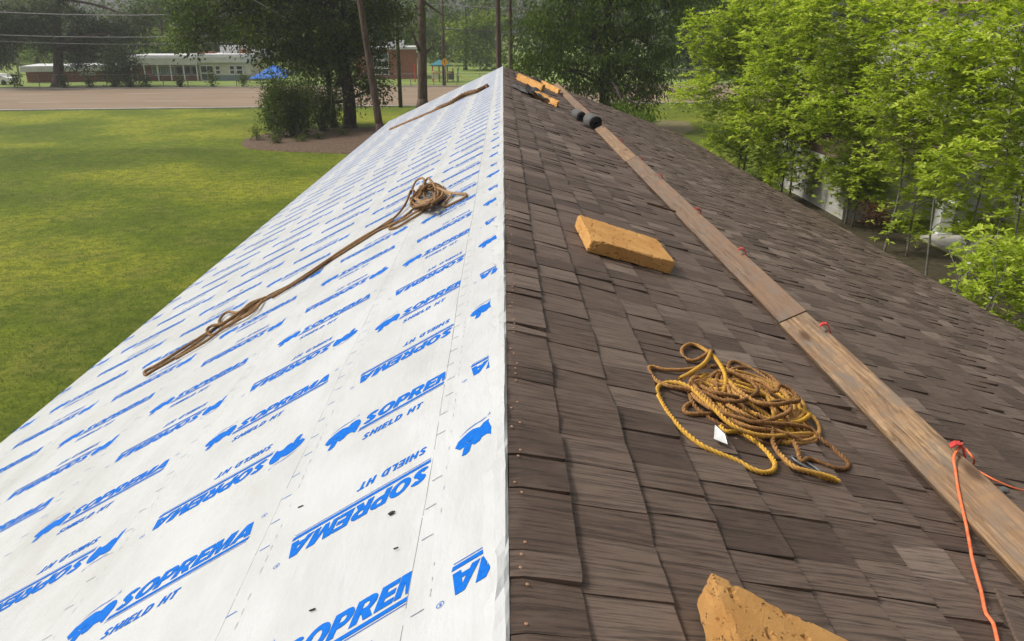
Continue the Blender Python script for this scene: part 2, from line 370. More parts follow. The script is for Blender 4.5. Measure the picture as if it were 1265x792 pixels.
wb.hexa([(xr, Y0+.3, -.1), (xr, Y1-.3, -.1), (xr+.2, Y1-.3, -.1), (xr+.2, Y0+.3, -.1)], [(xr, Y0+.3, RZ-xr*TR-.08), (xr, Y1-.3, RZ-xr*TR-.08), (xr+.2, Y1-.3, RZ-(xr+.2)*TR-.08), (xr+.2, Y0+.3, RZ-(xr+.2)*TR-.08)])
for yy in (Y0+.4, Y1-.6):
    a = [(xl1, -.1), (xr, -.1), (xr, RZ-xr*TR-.08), (0, RZ-.08), (xl1, RZ+xl1*TL-.08)]
    wb.poly([(x, yy, z) for x, z in a]+[(x, yy+.2, z) for x, z in a], [[0, 1, 2, 3, 4], [9, 8, 7, 6, 5]]+[[i, i+5, (i+1) % 5+5, (i+1) % 5] for i in range(5)])
wb.build('wall', M_BRICK, house)
fb = MB()
fb.hexa([L(Y0, vE(Y0)-.005, -.16), L(Y1, vE(Y1)-.005, -.16), L(Y1, vE(Y1)+.018, -.16), L(Y0, vE(Y0)+.018, -.16)], [L(Y0, vE(Y0)-.005, -.001), L(Y1, vE(Y1)-.005, -.001), L(Y1, vE(Y1)+.018, -.001), L(Y0, vE(Y0)+.018, -.001)])
fb.build('eave_fascia', M_WHITE, house)
MB().hexa([R(Y0, VR-.005, -.16), R(Y1, VR-.005, -.16), R(Y1, VR+.018, -.16), R(Y0, VR+.018, -.16)], [R(Y0, VR-.005, -.003), R(Y1, VR-.005, -.003), R(Y1, VR+.018, -.003), R(Y0, VR+.018, -.003)]).build('eave_board', M_WHITE, house)

# ---- membrane sheets
SHEETS = [(0.0, .265), (.19, .90), (.82, 1.76), (1.68, 2.60), (2.52, 3.45), (3.37, 4.30), (4.22, None)]
wr = [(rng.uniform(.5, 3), rng.uniform(.3, 1.2), rng.uniform(0, 6)) for _ in range(10)]
def wrin(u, v): return sum(math.sin(a*v*3+c*u*1.3+p) for a, c, p in wr)*.00028
def moff(i, u, v):
    a, bb = SHEETS[i]; bb = bb if bb else vE(u)
    return .0012 + .0045*(v-a)/(bb-a) + wrin(u, v)
sheets = []
for i, (a, bb) in enumerate(SHEETS):
    nu, nv = 150, 8; V = []; F = []
    us = np.linspace(Y0, Y1, nu)
    for u in us:
        e = bb if bb else vE(u)
        jag = 0 if bb is None else .004*math.sin(u*1.7+i)+.002*math.sin(u*5.1+2*i)
        for j in range(nv):
            vv = a + (e+jag-a)*j/(nv-1); V.append(L(u, vv, moff(i, u, vv)))
        V.append(L(u, e+jag, -.001 if bb is None else moff(i, u, e)-.003))   # edge thickness
    m_ = nv+1
    for x in range(nu-1):
        for j in range(nv): F.append([x*m_+j, x*m_+j+1, (x+1)*m_+j+1, (x+1)*m_+j])
    sheets.append(add('membrane_sheet', V, F, M_MEM, house, smooth=False))
for i, (a, bb) in enumerate(SHEETS[:-1]):     # thin dark strip painted as the gap shadow at each lap, in broken runs
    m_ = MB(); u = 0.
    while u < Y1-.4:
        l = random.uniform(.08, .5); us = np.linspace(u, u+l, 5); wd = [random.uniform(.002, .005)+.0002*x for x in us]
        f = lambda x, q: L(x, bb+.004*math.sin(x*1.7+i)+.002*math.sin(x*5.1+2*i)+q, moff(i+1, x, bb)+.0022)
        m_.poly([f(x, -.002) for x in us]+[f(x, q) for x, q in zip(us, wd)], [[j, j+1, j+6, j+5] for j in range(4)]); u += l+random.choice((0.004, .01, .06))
    dsh = MB()
    for u in np.arange(0, 14, .06):          # broken selvage line printed beside the lap
        if random.random() < .6:
            q = [(u, bb-.062), (u+random.uniform(.012, .035), bb-.062)]; q += [(q[1][0], bb-.060), (q[0][0], bb-.060)]
            dsh.poly([L(a_, b2, moff(i, a_, b2)+.0018) for a_, b2 in q], [[0, 1, 2, 3]])
    dsh.build('selvage_dashes', M_SELV, sheets[i])['kind'] = 'stuff'
    m_.build('lap_shade_line', M_LAPSHADE, sheets[i])['kind'] = 'stuff'
# folded, crumpled film along the ridge
V = []; F = []; us = np.linspace(Y0, Y1, 700)
for u in us:
    j1 = .010*math.sin(u*7.3)+.007*math.sin(u*19+1)+.005*rng.normal(); hgt = .016+.005*math.sin(u*3.1)+.003*math.sin(u*11)+.003*rng.normal()
    V += [L(u, .055+j1, .0075), L(u, .022+.5*j1, .012+.4*abs(j1)), np.array([.001+.12*j1, u, RZ+hgt]), np.array([.010, u, RZ+.006])]
for x in range(len(us)-1):
    for j in range(3): F.append([x*4+j, x*4+j+1, (x+1)*4+j+1, (x+1)*4+j])
add('ridge_fold', V, F, M_MEM, house, smooth=False)

# ---- printed lettering, one filled outline set
def thick(path, wd):
    P = np.array(path, float); T = nrm(np.gradient(P, axis=0)); Nn = np.stack([-T[:, 1], T[:, 0]], 1)
    ww = np.broadcast_to(np.array(wd, float), (len(P),))[:, None]
    return list(map(tuple, np.concatenate([P+Nn*ww/2, (P-Nn*ww/2)[::-1]])))
def arc(cx, cy, rx, ry, a0, a1, n=10): return [(cx+rx*math.cos(math.radians(a)), cy+ry*math.sin(math.radians(a))) for a in np.linspace(a0, a1, n)]
def ssp(w, h, t):   # S outline as a stroke
    c = arc(w/2, h*.735, w/2-t*.55, h*.265-t*.36, 15, 250, 9)+arc(w/2, h*.265, w/2-t*.55, h*.265-t*.36, 70, -165, 9)
    return thick(c, t*.86)
def GLY(ch):       # heavy wide letters, cap height 1
    if ch == 'S': return .80, [ssp(.80, 1, .31)]
    if ch == 'O': return .98, [arc(.49, .5, .49, .51, 0, 350, 24), arc(.49, .5, .19, .27, 0, 350, 18)]
    if ch == 'P': return .82, [[(0, 0), (.3, 0), (.3, .3)]+arc(.48, .65, .34, .35, -90, 90, 10)+[(0, 1)], [(.3, .53)]+arc(.46, .65, .08, .12, -90, 90, 5)+[(.3, .77)]]
    if ch == 'R': return .88, [[(0, 0), (.3, 0), (.3, .32), (.36, .32), (.53, 0), (.88, 0), (.66, .37)]+arc(.5, .68, .34, .32, -50, 90, 9)+[(0, 1)], [(.3, .55)]+arc(.46, .665, .08, .115, -90, 90, 5)+[(.3, .78)]]
    if ch == 'E': return .70, [[(0, 0), (.7, 0), (.7, .23), (.3, .23), (.3, .39), (.66, .39), (.66, .61), (.3, .61), (.3, .77), (.7, .77), (.7, 1), (0, 1)]]
    if ch == 'M': return 1.12, [[(0, 0), (.28, 0), (.28, .58), (.46, 0), (.66, 0), (.84, .58), (.84, 0), (1.12, 0), (1.12, 1), (.74, 1), (.56, .42), (.38, 1), (0, 1)]]
    if ch == 'A': return 1.06, [[(0, 0), (.32, 0), (.38, .17), (.68, .17), (.74, 0), (1.06, 0), (.70, 1), (.36, 1)], [(.45, .38), (.61, .38), (.53, .66)]]
    t = .24
    if ch == 's': return .66, [ssp(.66, 1, t)]
    if ch == 'h': return .72, [[(0, 0), (t, 0), (t, .39), (.72-t, .39), (.72-t, 0), (.72, 0), (.72, 1), (.72-t, 1), (.72-t, .61), (t, .61), (t, 1), (0, 1)]]
    if ch == 'i': return t, [[(0, 0), (t, 0), (t, 1), (0, 1)]]
    if ch == 'e': return .58, [[(0, 0), (.58, 0), (.58, .2), (t, .2), (t, .4), (.54, .4), (.54, .6), (t, .6), (t, .8), (.58, .8), (.58, 1), (0, 1)]]
    if ch == 'l': return .55, [[(0, 0), (.55, 0), (.55, .2), (t, .2), (t, 1), (0, 1)]]
    if ch == 'd': return .72, [[(0, 0)]+arc(.34, .5, .38, .5, -90, 90, 12)+[(0, 1)], [(t, .2)]+arc(.33, .5, .15, .3, -90, 90, 8)+[(t, .8)]]
    if ch == 't': return .64, [[(.2, 0), (.44, 0), (.44, .8), (.64, .8), (.64, 1), (0, 1), (0, .8), (.2, .8)]]
    return .35, []
def word(s, x0, y0, h, length, slant, gap):
    tot = sum(GLY(c)[0] for c in s) + gap*(len(s)-1); k = length/tot; out = []; x = 0
    for c in s:
        gw, pl = GLY(c)
        for p in pl: out.append([(x0+(x+a)*k + slant*bq*h, y0+bq*h) for a, bq in p])
        x += gw+gap
    return out
def circ(cx, cy, r, t=.0016): return [arc(cx, cy, r, r, 0, 345, 16), arc(cx, cy, r-t, r-t, 0, 345, 16)]
def logo():
    o = word('SOPREMA', 0, 0, .087, .485, .16, .04)
    o += [[(-.006, -.030), (.486, -.030), (.489, -.013), (-.002, -.013)], [(-.008, -.0405), (.484, -.0405), (.4845, -.0375), (-.0075, -.0375)]]
    o += word('shield ht', .026, -.147, .045, .25, .16, .13)
    # woolly elephant: head and trunk to the left, hump, legs; tusk lines above
    body = [(-.160, .018), (-.150, .046), (-.128, .062), (-.112, .071), (-.098, .075), (-.083, .070), (-.070, .064), (-.058, .078), (-.040, .083), (-.024, .076), (-.013, .058), (-.010, .036), (-.015, .014),
            (-.020, -.012), (-.026, -.016), (-.037, -.002), (-.047, .002), (-.060, .0), (-.070, -.016), (-.088, -.020), (-.098, -.008), (-.104, -.040), (-.116, -.050), (-.131, -.046), (-.128, -.018), (-.124, -.002), (-.142, -.004)]
    body = [(x, .02+(y-.02)*1.22) for x, y in body]; o.append(body)
    o.append(thick([(-.125, .022), (-.113, .012), (-.100, .014), (-.094, .026)], [.001, .0045, .004, .001]))   # eye line cut out of the body
    for s, dy in ((1, 0), (.86, .006)):
        o.append(thick([(-.146, .072+dy), (-.118, .098+dy), (-.092, .108+dy), (-.066, .110+dy), (-.046*s-.004, .118+dy), (-.034, .132+dy), (-.036, .142+dy)], [.001, .004, .005, .004, .005, .004, .001]))
    o += circ(.512, .088, .0105); o.append([(.509, .083), (.511, .083), (.511, .093), (.509, .093)]); o.append([(.511, .088), (.515, .083), (.516, .0845), (.5125, .0895)]); o.append([(.511, .091), (.515, .091), (.515, .093), (.511, .093)])
    return o
def fill(polys):
    cu = bpy.data.curves.new('tmp', 'CURVE'); cu.dimensions = '2D'; cu.fill_mode = 'BOTH'
    for p in polys:
        s = cu.splines.new('POLY'); s.points.add(len(p)-1); s.use_cyclic_u = True
        for q, (x, y) in zip(s.points, p): q.co = (x, y, 0, 1)
    ob = bpy.data.objects.new('tmp', cu); COL.objects.link(ob); dg = bpy.context.evaluated_depsgraph_get(); dg.update()
    me = bpy.data.meshes.new_from_object(ob.evaluated_get(dg)); bpy.data.objects.remove(ob); bpy.data.curves.remove(cu)
    bm = bmesh.new(); bm.from_mesh(me); bpy.data.meshes.remove(me)
    bmesh.ops.remove_doubles(bm, verts=bm.verts, dist=1e-6); bmesh.ops.triangulate(bm, faces=bm.faces); return bm
BM = fill(logo())
def clip(bm, x, keep_left):
    b2 = bm.copy(); g = b2.verts[:]+b2.edges[:]+b2.faces[:]
    bmesh.ops.bisect_plane(b2, geom=g, plane_co=(x, 0, 0), plane_no=(1, 0, 0), clear_outer=keep_left, clear_inner=not keep_left)
    bmesh.ops.triangulate(b2, faces=b2.faces); return b2
def arr(bm):
    bm.verts.ensure_lookup_table(); bm.verts.index_update()
    return np.array([v.co[:2] for v in bm.verts]), np.array([[v.index for v in f.verts] for f in bm.faces])
PER = 1.285
# per sheet: (slope distance of the S edge of upright prints, first upright row, slope distance of the S edge of turned prints)
PR = [(.02, 2.32-.0, None), (.637, 1.70, .28), (1.464, 2.596, 1.10), (2.325, 3.93, 1.95), (3.15, 4.384, 2.80), (4.02, 3.3, 3.62), (4.86, 4.0, 4.47)]
PH_INV = [1.66, 2.33, 3.235, 4.575, 5.03, 3.94, 4.64]
INV_S = [-.34, .268, 1.095, 1.885, 2.74, 3.58, 4.42]
for i, (vs, u0, _) in enumerate(PR):
    VV = []; FF = []; base = 0
    vtop = 0.03 if i == 0 else SHEETS[i-1][1]+.006; vbot = SHEETS[i][1] if SHEETS[i][1] else 9
    def put(bm, f):
        global base
        xy, T = arr(bm)
        if len(T) == 0: return
        P = []
        for x, y in xy:
            uu, vv = f(x, y); vb = vbot if vbot < 9 else vE(uu)
            P.append(L(uu, min(vv, vb-.001), moff(i, uu, min(vv, vb)) + .0016))
        VV.append(np.array(P)); FF.append(T+base); base += len(P)
    for krow in range(-4, 28):
        ub = u0 + krow*PER + random.uniform(-.012, .012)
        for inv in (False, True):
            # in text space the upper sheet hides x beyond the lap
            if not inv:
                b2 = clip(BM, vs-vtop, True) if vs-.53 < vtop else BM.copy()
                if i > 0 and vs+.16 > vbot: b3 = clip(b2, vs-vbot, False); b2.free(); b2 = b3
                put(b2, lambda x, y: (ub + SKL*(vs-x) + y, vs - x)); b2.free()
            else:
                vi = INV_S[i]; ui = PH_INV[i]+krow*PER
                b2 = clip(BM, vtop-vi, False) if vi-.17 < vtop else BM.copy()
                if vi+.53 > vbot: b3 = clip(b2, vbot-vi, True); b2.free(); b2 = b3
                put(b2, lambda x, y: (ui + SKL*(vi+x) - y, vi + x)); b2.free()
    V = np.concatenate(VV); F = np.concatenate(FF)
    keep = (V[F][:, :, 1].max(1) < Y1-.02) & (V[F][:, :, 1].min(1) > Y0)
    add('blue_print', V, F[keep], M_INK, sheets[i])
    # lap ticks printed just below the lap line
    tk = MB()
    if i > 0:
        for u in np.arange(0, Y1-.3, .152):
            if random.random() < .9:
                va = vtop+.012+random.uniform(0, .02)-.05 if False else SHEETS[i-1][1]-.03-random.uniform(0, .02)
                q = [(u-SKL*0, va), (u-.33*.035, va+.035), (u-.33*.035+.0035, va+.035), (u+.0035, va)]
                tk.poly([L(a, b_, moff(i-1, a, b_)+.0012) for a, b_ in q], [[0, 1, 2, 3]])
        tk.build('lap_ticks', M_GINK if i % 2 else M_INK, sheets[i-1])['kind'] = 'stuff'

# ---- shakes
EX = .257; V0 = .20; HEAD = .05
def shingle_mesh(wd, seed):
    r = np.random.default_rng(seed); nx, ny = 4, 4
    th = .017 + r.uniform(-.005, .008); tilt = r.normal()*.003
    xs = np.linspace(-HEAD, EX, nx+1); V = []; jag = r.normal(size=ny+1)*.0007; wav = r.uniform(-.003, .003)
    for i, x in enumerate(xs):
        for j in range(ny+1):
            t = j/ny; y = (t-.5)*(wd-.0035) + SKR*(x-EX/2); xx = x
            if i == nx:
                xx += jag[j] + wav*(t-.5)
                if j in (0, ny): xx -= abs(r.normal())*.0012
            z = .003 + th*(x+HEAD)/(EX+HEAD) + tilt*(t-.5)*2*(x+HEAD)/EX + r.normal()*.0006
            if j in (0, ny) or i == nx: z -= .0012
            V.append((xx, y, z))
    n0 = len(V); m = ny+1
    ring = [j for j in range(m)] + [i*m+ny for i in range(1, nx+1)] + [nx*m+j for j in range(ny-1, -1, -1)] + [i*m for i in range(nx-1, 0, -1)]
    for q in ring: V.append((V[q][0], V[q][1], -.002))
    F = [[i*m+j, (i+1)*m+j, (i+1)*m+j+1, i*m+j+1] for i in range(nx) for j in range(ny)]
    F += [[ring[a], ring[(a+1) % len(ring)], n0+(a+1) % len(ring), n0+a] for a in range(len(ring))]
    V = np.array(V); off = r.uniform(0, 50, 2); uv = np.stack([V[:, 0], V[:, 1]-SKR*V[:, 0]], 1)+off
    tn = float(np.clip(r.beta(1.7, 2.6), 0, 1))
    if r.random() < .05: tn = min(1, tn+.25)
    return V, np.array(F), uv, tn
WID = (.105, .15, .19, .24, .285); VAR = {}
for a, wd in enumerate(WID):
    for q in range(10):
        V, F, uv, tn = shingle_mesh(wd, 100*a+q); VAR[a, q] = (V, F, uv, tn, mesh_np('shingle', V, F, M_SH, tint=np.full(len(V), tn), uv=uv))
def to_world(V, u, v):
    return np.array([v/SR, u, RZ-v*TR/SR]) + V[:, :1]*np.array([1/SR, 0, -TR/SR]) + V[:, 1:2]*np.array([0, 1., 0]) + V[:, 2:]*NR
cells = []
for cidx in range(30):
    vb = V0 - EX + cidx*EX          # top of the exposed part
    u = Y0 + random.uniform(0, .2)
    while u < Y1-.05:
        a = random.choices(range(5), (.12, .2, .25, .28, .15))[0]; wd = WID[a]
        if u+wd > Y1: break
        cells.append((cidx, vb, u+wd/2, a, random.randrange(10))); u += wd
def pxy(P):
    d = np.array(P)-CAM; z = d@fw; return (632.5+FPX*(d@rt)/z, 396-FPX*(d@upv)/z, z)
def score(c):
    P = R(c[2], c[1]+EX/2); x, y, z = pxy(P)
    if z < .3 or not (-20 < x < 1285 and 60 < y < 815): return 0
    d = P-CAM; dist = np.linalg.norm(d); return WID[c[3]]*abs(np.dot(d/dist, NR))/dist**2
order = sorted(range(len(cells)), key=lambda i: -score(cells[i]))
near = set(order[:300])
HL = np.array(house.location); AR = math.atan(TR)
fV = []; fF = []; fU = []; fT = []; nb_ = 0
# one nail mesh
na = np.linspace(0, 2*math.pi, 8, endpoint=False)
NV = np.array([(.0048*math.cos(t), .0048*math.sin(t), 0) for t in na]+[(.0042*math.cos(t), .0042*math.sin(t), .0018) for t in na]+[(0, 0, .0024)])
NF = [[i, (i+1) % 8, (i+1) % 8+8, i+8] for i in range(8)]+[[i+8, (i+1) % 8+8, 16] for i in range(8)]
nail_me = mesh_np('nail', NV, NF, M_COPPER)
for i, (cidx, vb, u, a, q) in enumerate(cells):
    V, F, uv, tn, me = VAR[a, q]
    uc = u + SKR*(vb+EX/2)
    cv = vb
    if cidx == 0:                    # ridge course is cut off at the ridge line
        cv = vb
    if cidx == 0: 
        V = V.copy(); V[:, 0] = np.maximum(V[:, 0], .062+random.uniform(-.004, .006)); 
    if i in near:
        mm = me if cidx else mesh_np('shingle', V, F, M_SH, tint=np.full(len(V), tn), uv=uv)
        o = bpy.data.objects.new('shingle', mm); COL.objects.link(o); o.parent = house
        o.location = np.array([cv/SR, uc, RZ-cv*TR/SR])-HL; o.rotation_euler = (0, AR, 0)
        if cidx == 0:
            for s in (-1, 1):
                no = bpy.data.objects.new('nail', nail_me); COL.objects.link(no); no.parent = o
                x = .062+random.uniform(.016, .05); y = s*(WID[a]/2-random.uniform(.018, .035))+SKR*(x-EX/2)
                no.location = (x, y, float(np.interp(x, [-HEAD, EX], [.003, V[V[:, 0] > EX*.9][:, 2].max()]))+.0005)
    else:
        Wd = to_world(V, uc, cv); fV.append(Wd); fF.append(F+nb_); fU.append(uv); fT.append(np.full(len(V), tn)); nb_ += len(V)
sf = add('shingle_field', np.concatenate(fV), np.concatenate(fF), M_SH, house, uv=np.concatenate(fU), tint=np.concatenate(fT)); sf['kind'] = 'stuff'

# ================================================================== THINGS ON THE ROOF
def resample(P, ds):
    P = np.array(P, float)
    # Catmull-Rom
    Q = np.vstack([2*P[0]-P[1], P, 2*P[-1]-P[-2]]); out = []
    for i in range(1, len(Q)-2):
        a, b_, c, d = Q[i-1:i+3]
        for t in np.linspace(0, 1, 12, endpoint=False):
            out.append(.5*((2*b_)+(-a+c)*t+(2*a-5*b_+4*c-d)*t*t+(-a+3*b_-3*c+d)*t**3))
    out.append(P[-1]); out = np.array(out); s = np.concatenate(([0], np.cumsum(np.linalg.norm(np.diff(out, axis=0), axis=1))))
    n = max(4, int(s[-1]/ds)); t = np.linspace(0, s[-1], n); return np.stack([np.interp(t, s, out[:, k]) for k in range(3)], 1)
def rope_geo(path, rad, pitch, ds=.007, sides=6, fuzz=0, tfun=None):
    P = resample(path, ds); n = len(P); T = nrm(np.gradient(P, axis=0)); Nn = np.zeros_like(P); a = np.array([0, 0, 1.])
    x = nrm(np.cross(T[0], a+np.array([.01, 0, 0])))
    for i in range(n): x = nrm(x - T[i]*np.dot(x, T[i])); Nn[i] = x
    B = np.cross(T, Nn); s = np.arange(n)*ds; Vs = []; Fs = []; Ts = []; base = 0
    tt = tfun(s/s[-1]) if tfun else np.full(n, .5)
    for k in range(3):
        ph = s/pitch*2*math.pi + k*2*math.pi/3
        c = P + .52*rad*(np.cos(ph)[:, None]*Nn+np.sin(ph)[:, None]*B)
        an = np.linspace(0, 2*math.pi, sides, endpoint=False); rr = .56*rad
        V = c[:, None, :] + rr*(np.cos(an)[None, :, None]*Nn[:, None, :]+np.sin(an)[None, :, None]*B[:, None, :])
        Vs.append(V.reshape(-1, 3)); I = np.arange(n-1)[:, None]*sides; J = np.arange(sides)[None, :]
        Fs.append(np.stack([base+I+J, base+I+(J+1) % sides, base+I+sides+(J+1) % sides, base+I+sides+J], -1).reshape(-1, 4))
        Ts.append(np.repeat(tt + rng.normal()*.06, sides)); base += n*sides
    for _ in range(int(fuzz*s[-1])):          # loose fibres
        i = rng.integers(2, n-2); d = nrm(rng.normal(size=3)+T[i]*.8); p = P[i]+Nn[i]*rad*.6*rng.choice((-1, 1)); l = rng.uniform(.008, .022); sd_ = nrm(np.cross(d, rng.normal(size=3)))*.0006
        Vs.append(np.array([p-sd_, p+sd_, p+d*l+sd_*.3, p+d*l-sd_*.3])); Fs.append(np.array([[base, base+1, base+2, base+3]])); Ts.append(np.full(4, tt[i]+.1)); base += 4
    return np.concatenate(Vs), np.concatenate(Fs), np.concatenate(Ts)

# rope heap beside the plank
zx = lambda x, y: (780+x/3.6, 400+y/3.6)
def heap(pts, h): 
    hh = h if hasattr(h, '__len__') else [h]*len(pts); return [RP(*zx(x, y), q) for (x, y), q in zip(pts, hh)]
rope = thing('coiled_rope', R(3.2, 1.2, .02), 'tangled heap of yellow and brown twisted rope on the shakes', 'rope')
RAD = .0105
paths = [
 (heap([(395, 455), (420, 480), (470, 480), (520, 505), (570, 540), (610, 580), (638, 620), (630, 652), (590, 662), (540, 648), (470, 610), (390, 578), (310, 540), (240, 485), (185, 425), (140, 360), (115, 305), (125, 275), (165, 262), (215, 265), (270, 290), (320, 335), (370, 380), (420, 430), (480, 470), (560, 495), (640, 500), (720, 492), (800, 490), (820, 505)], [.02]*18+[.03, .05, .06, .065, .065, .06, .055, .05, .045, .04, .03, .025]), lambda t: .95-.25*t+.0*t),
 (heap([(400, 330), (420, 250), (400, 190), (355, 135), (300, 100), (255, 92), (225, 115), (235, 150), (275, 165), (320, 145), (352, 120), (330, 170), (270, 215), (215, 245)], [.04, .06, .07, .05, .03, .025, .022, .022, .024, .04, .06, .07, .075, .06]), lambda t: .6+.3*np.sin(t*9)),
 (heap([(330, 190), (240, 205), (150, 205), (92, 192), (78, 205), (108, 250), (160, 275), (240, 290), (330, 310), (420, 345), (500, 340), (560, 300), (530, 255), (450, 220), (380, 215)], [.06, .04, .025, .02, .02, .022, .035, .05, .06, .07, .08, .08, .07, .06, .05]), lambda t: .25+.2*np.sin(t*7)),
 (heap([(460, 345), (370, 340), (300, 345), (250, 360), (235, 385), (260, 402), (330, 402), (400, 400), (480, 420), (560, 440), (640, 420), (700, 390), (700, 350), (640, 345), (560, 380)], [.06, .04, .025, .02, .02, .02, .025, .04, .06, .07, .075, .08, .08, .07, .05]), lambda t: .2+.15*np.sin(t*11)),
 (heap([(420, 200), (500, 240), (580, 260), (640, 300), (660, 275), (710, 295), (745, 340), (700, 350), (640, 360), (560, 350), (480, 300), (430, 250)], [.05, .06, .08, .08, .09, .085, .08, .09, .095, .09, .08, .06]), lambda t: .4+.3*np.sin(t*6+2)),
 (heap([(560, 440), (640, 445), (720, 450), (800, 470), (850, 520), (890, 550), (930, 585), (965, 620), (955, 645), (900, 640), (830, 615), (785, 600), (755, 610), (740, 560), (720, 520)], [.07, .07, .06, .045, .03, .02, .02, .02, .02, .02, .02, .025, .03, .04, .05]), lambda t: .15+.1*np.sin(t*8)),
 (heap([(560, 400), (620, 450), (628, 520), (645, 560), (672, 600), (720, 640), (790, 660), (860, 685), (922, 700)], [.07, .06, .04, .03, .02, .02, .02, .02, .02]), lambda t: .2+.65*t**2),
 (heap([(660, 580), (720, 635), (780, 655), (850, 672), (905, 690)], [.035, .038, .04, .038, .03]), lambda t: .55+.4*t),
]
# loops that fill the middle of the heap
for kk in range(11):
    c0 = np.array([490+rng.uniform(-40, 120), 325+rng.uniform(-10, 60)]); ax = np.array([.90, .43]); ay = np.array([-.43, .90]); la = rng.uniform(150, 310); lb = rng.uniform(45, 105); p0 = rng.uniform(0, 6)
    pts = []; hs_ = []
    for t in np.linspace(0, 2*math.pi*1.7, 20):
        w1 = la*math.cos(t+p0)+18*math.sin(3*t+kk); w2 = lb*math.sin(t+p0+.5*math.sin(t*.7))+12*math.cos(2.6*t+kk)
        pts.append(tuple(c0+ax*w1+ay*w2)); rr = (w1/280)**2+(w2/90)**2; hs_.append(max(.02, .018+.075*(1-rr)*rng.uniform(.35, 1)))
    col0 = rng.uniform(.1, .75); paths.append((heap(pts, hs_), (lambda c: lambda t: c+.25*np.sin(t*10+c*20))(col0)))
for pth, tf in paths:
    V, F, T = rope_geo(pth, RAD, .062, ds=.0075, fuzz=55, tfun=tf); add('strand', V, F, M_ROPE, rope, tint=T, smooth=True)
# clip hardware and tag caught in the heap
def loopstrip(c, e1, e2, a, b_, rad): return [np.array(c)+np.array(e1)*a*math.cos(t)+np.array(e2)*b_*math.sin(t) for t in np.linspace(0, 2*math.pi, 17)]
E1, E2 = np.array([1/SR, 0, -TR/SR]), np.array([0, 1., 0])
for (px, py), an in (((775, 625), .5),):
    c = RP(*zx(px, py), .022); d = E1*math.cos(an)-E2*math.sin(an); d2 = E1*math.sin(an)+E2*math.cos(an)
    MB().tube(loopstrip(c, d, d2, .062, .026, .005), .0055, 7, False).build('snap_hook', M_STEEL, rope, True)
tagp = [RP(*zx(*p), .034+.004*i) for i, p in enumerate([(372, 450), (368, 510), (428, 535), (415, 490)])]
MB().hexa([p-NR*.002 for p in tagp], tagp).build('paper_tag', M_WHITE, rope)
ch = [RP(*zx(*p), .010) for p in [(455, 505), (540, 548), (640, 588), (560, 535)]]
tag(MB().hexa([p-NR*.006 for p in ch], ch).build('wood_shim', noisy('shim_wood', (.36, .25, .16), (.45, .33, .22), 20, .8)), 'thin pale wood shim under the yellow rope heap', 'shim')

# brown rope on the membrane
lp = lambda pts, h: [LP(x, y, q) for (x, y), q in zip(pts, h if hasattr(h, '__len__') else [h]*len(pts))]
brope = thing('draped_rope', L(7.0, 1.6, .02), 'doubled brown rope stretched down the white membrane to a tangled bundle', 'rope')
zl = lambda x, y: (150+x/2.6915, 200+y/2.6915)
Z = lambda P: [zl(*p) for p in P]
zk = lambda x, y: (470+x/7.92, 200+y/7.92)
K = lambda P: [zk(*p) for p in P]
bp = [
 (lp(Z([(1000, 130), (930, 190), (860, 225), (800, 262), (700, 325), (600, 390), (500, 440), (440, 480), (380, 515), (320, 545), (260, 595), (180, 650), (110, 690), (82, 708), (80, 695), (130, 668), (200, 622), (270, 578), (330, 540)]), [.05, .03]+[.016]*17), .4),
 (lp(Z([(905, 195), (820, 240), (740, 290), (640, 358), (560, 410), (480, 458), (420, 495), (370, 520), (330, 545)]), .015), .55),
 (lp(Z([(900, 190), (810, 250), (720, 308), (640, 365), (560, 416), (500, 452)]), .022), .2),
 (lp(Z([(480, 450), (430, 470), (390, 500), (350, 500), (325, 530), (345, 545), (390, 525), (440, 495), (470, 460)]), [.03, .045, .05, .03, .02, .02, .03, .04, .03]), .45),
 (lp(Z([(460, 460), (400, 495), (340, 535), (300, 545), (285, 560), (300, 575), (345, 550), (410, 512), (450, 480)]), [.03, .05, .045, .03, .02, .02, .03, .035, .03]), .3),
 (lp(Z([(420, 490), (360, 540), (330, 558), (290, 590), (240, 620), (180, 655)]), .025), .6),
 (lp(K([(640, 330), (480, 440), (300, 560), (180, 630), (90, 655), (110, 620), (230, 560), (380, 470), (560, 370)]), [.03, .02, .018, .018, .018, .018, .02, .03, .04]), .6),
 (lp(K([(0, 640), (120, 560), (200, 480), (260, 380), (300, 280), (330, 300), (300, 420), (330, 440), (420, 450), (520, 420), (640, 330)]), [.016, .02, .03, .06, .09, .10, .06, .04, .04, .05, .06]), .35),
 (lp(K([(560, 250), (640, 290), (740, 310), (835, 315), (820, 350), (720, 400), (640, 435), (620, 410), (690, 330), (620, 300)]), [.09, .06, .03, .018, .016, .016, .016, .02, .03, .05]), .85),
]
for kk in range(8):
    pts = []; hh = []; p0 = rng.uniform(0, 6); la, lb = rng.uniform(80, 190), rng.uniform(50, 110)
    for t in np.linspace(0, 2*math.pi*1.5, 15):
        w1, w2 = la*math.cos(t+p0)+20*math.sin(3*t), lb*math.sin(t+p0)+18*math.cos(2.3*t)
        pts.append((455+.84*w1+.3*w2, 330-.42*w1+.85*w2)); hh.append(.02+.11*max(.05, 1-(w1/210)**2)*rng.uniform(.3, 1))
    bp.append((lp(K(pts), hh), rng.uniform(.15, .7)))
bp.append((lp(K([(300, 300), (340, 200), (390, 160), (430, 180), (420, 280), (440, 360), (500, 380), (540, 330), (530, 240), (470, 160), (440, 190)]), [.05, .10, .13, .13, .10, .08, .06, .07, .10, .13, .11]), .5))
for pth, tv in bp:
    V, F, T = rope_geo(pth, .0125, .07, ds=.013, sides=5, fuzz=8, tfun=(lambda c: lambda t: c+.15*np.sin(t*9))(tv)); add('strand', V, F, M_ROPE2, brope, tint=T, smooth=True)
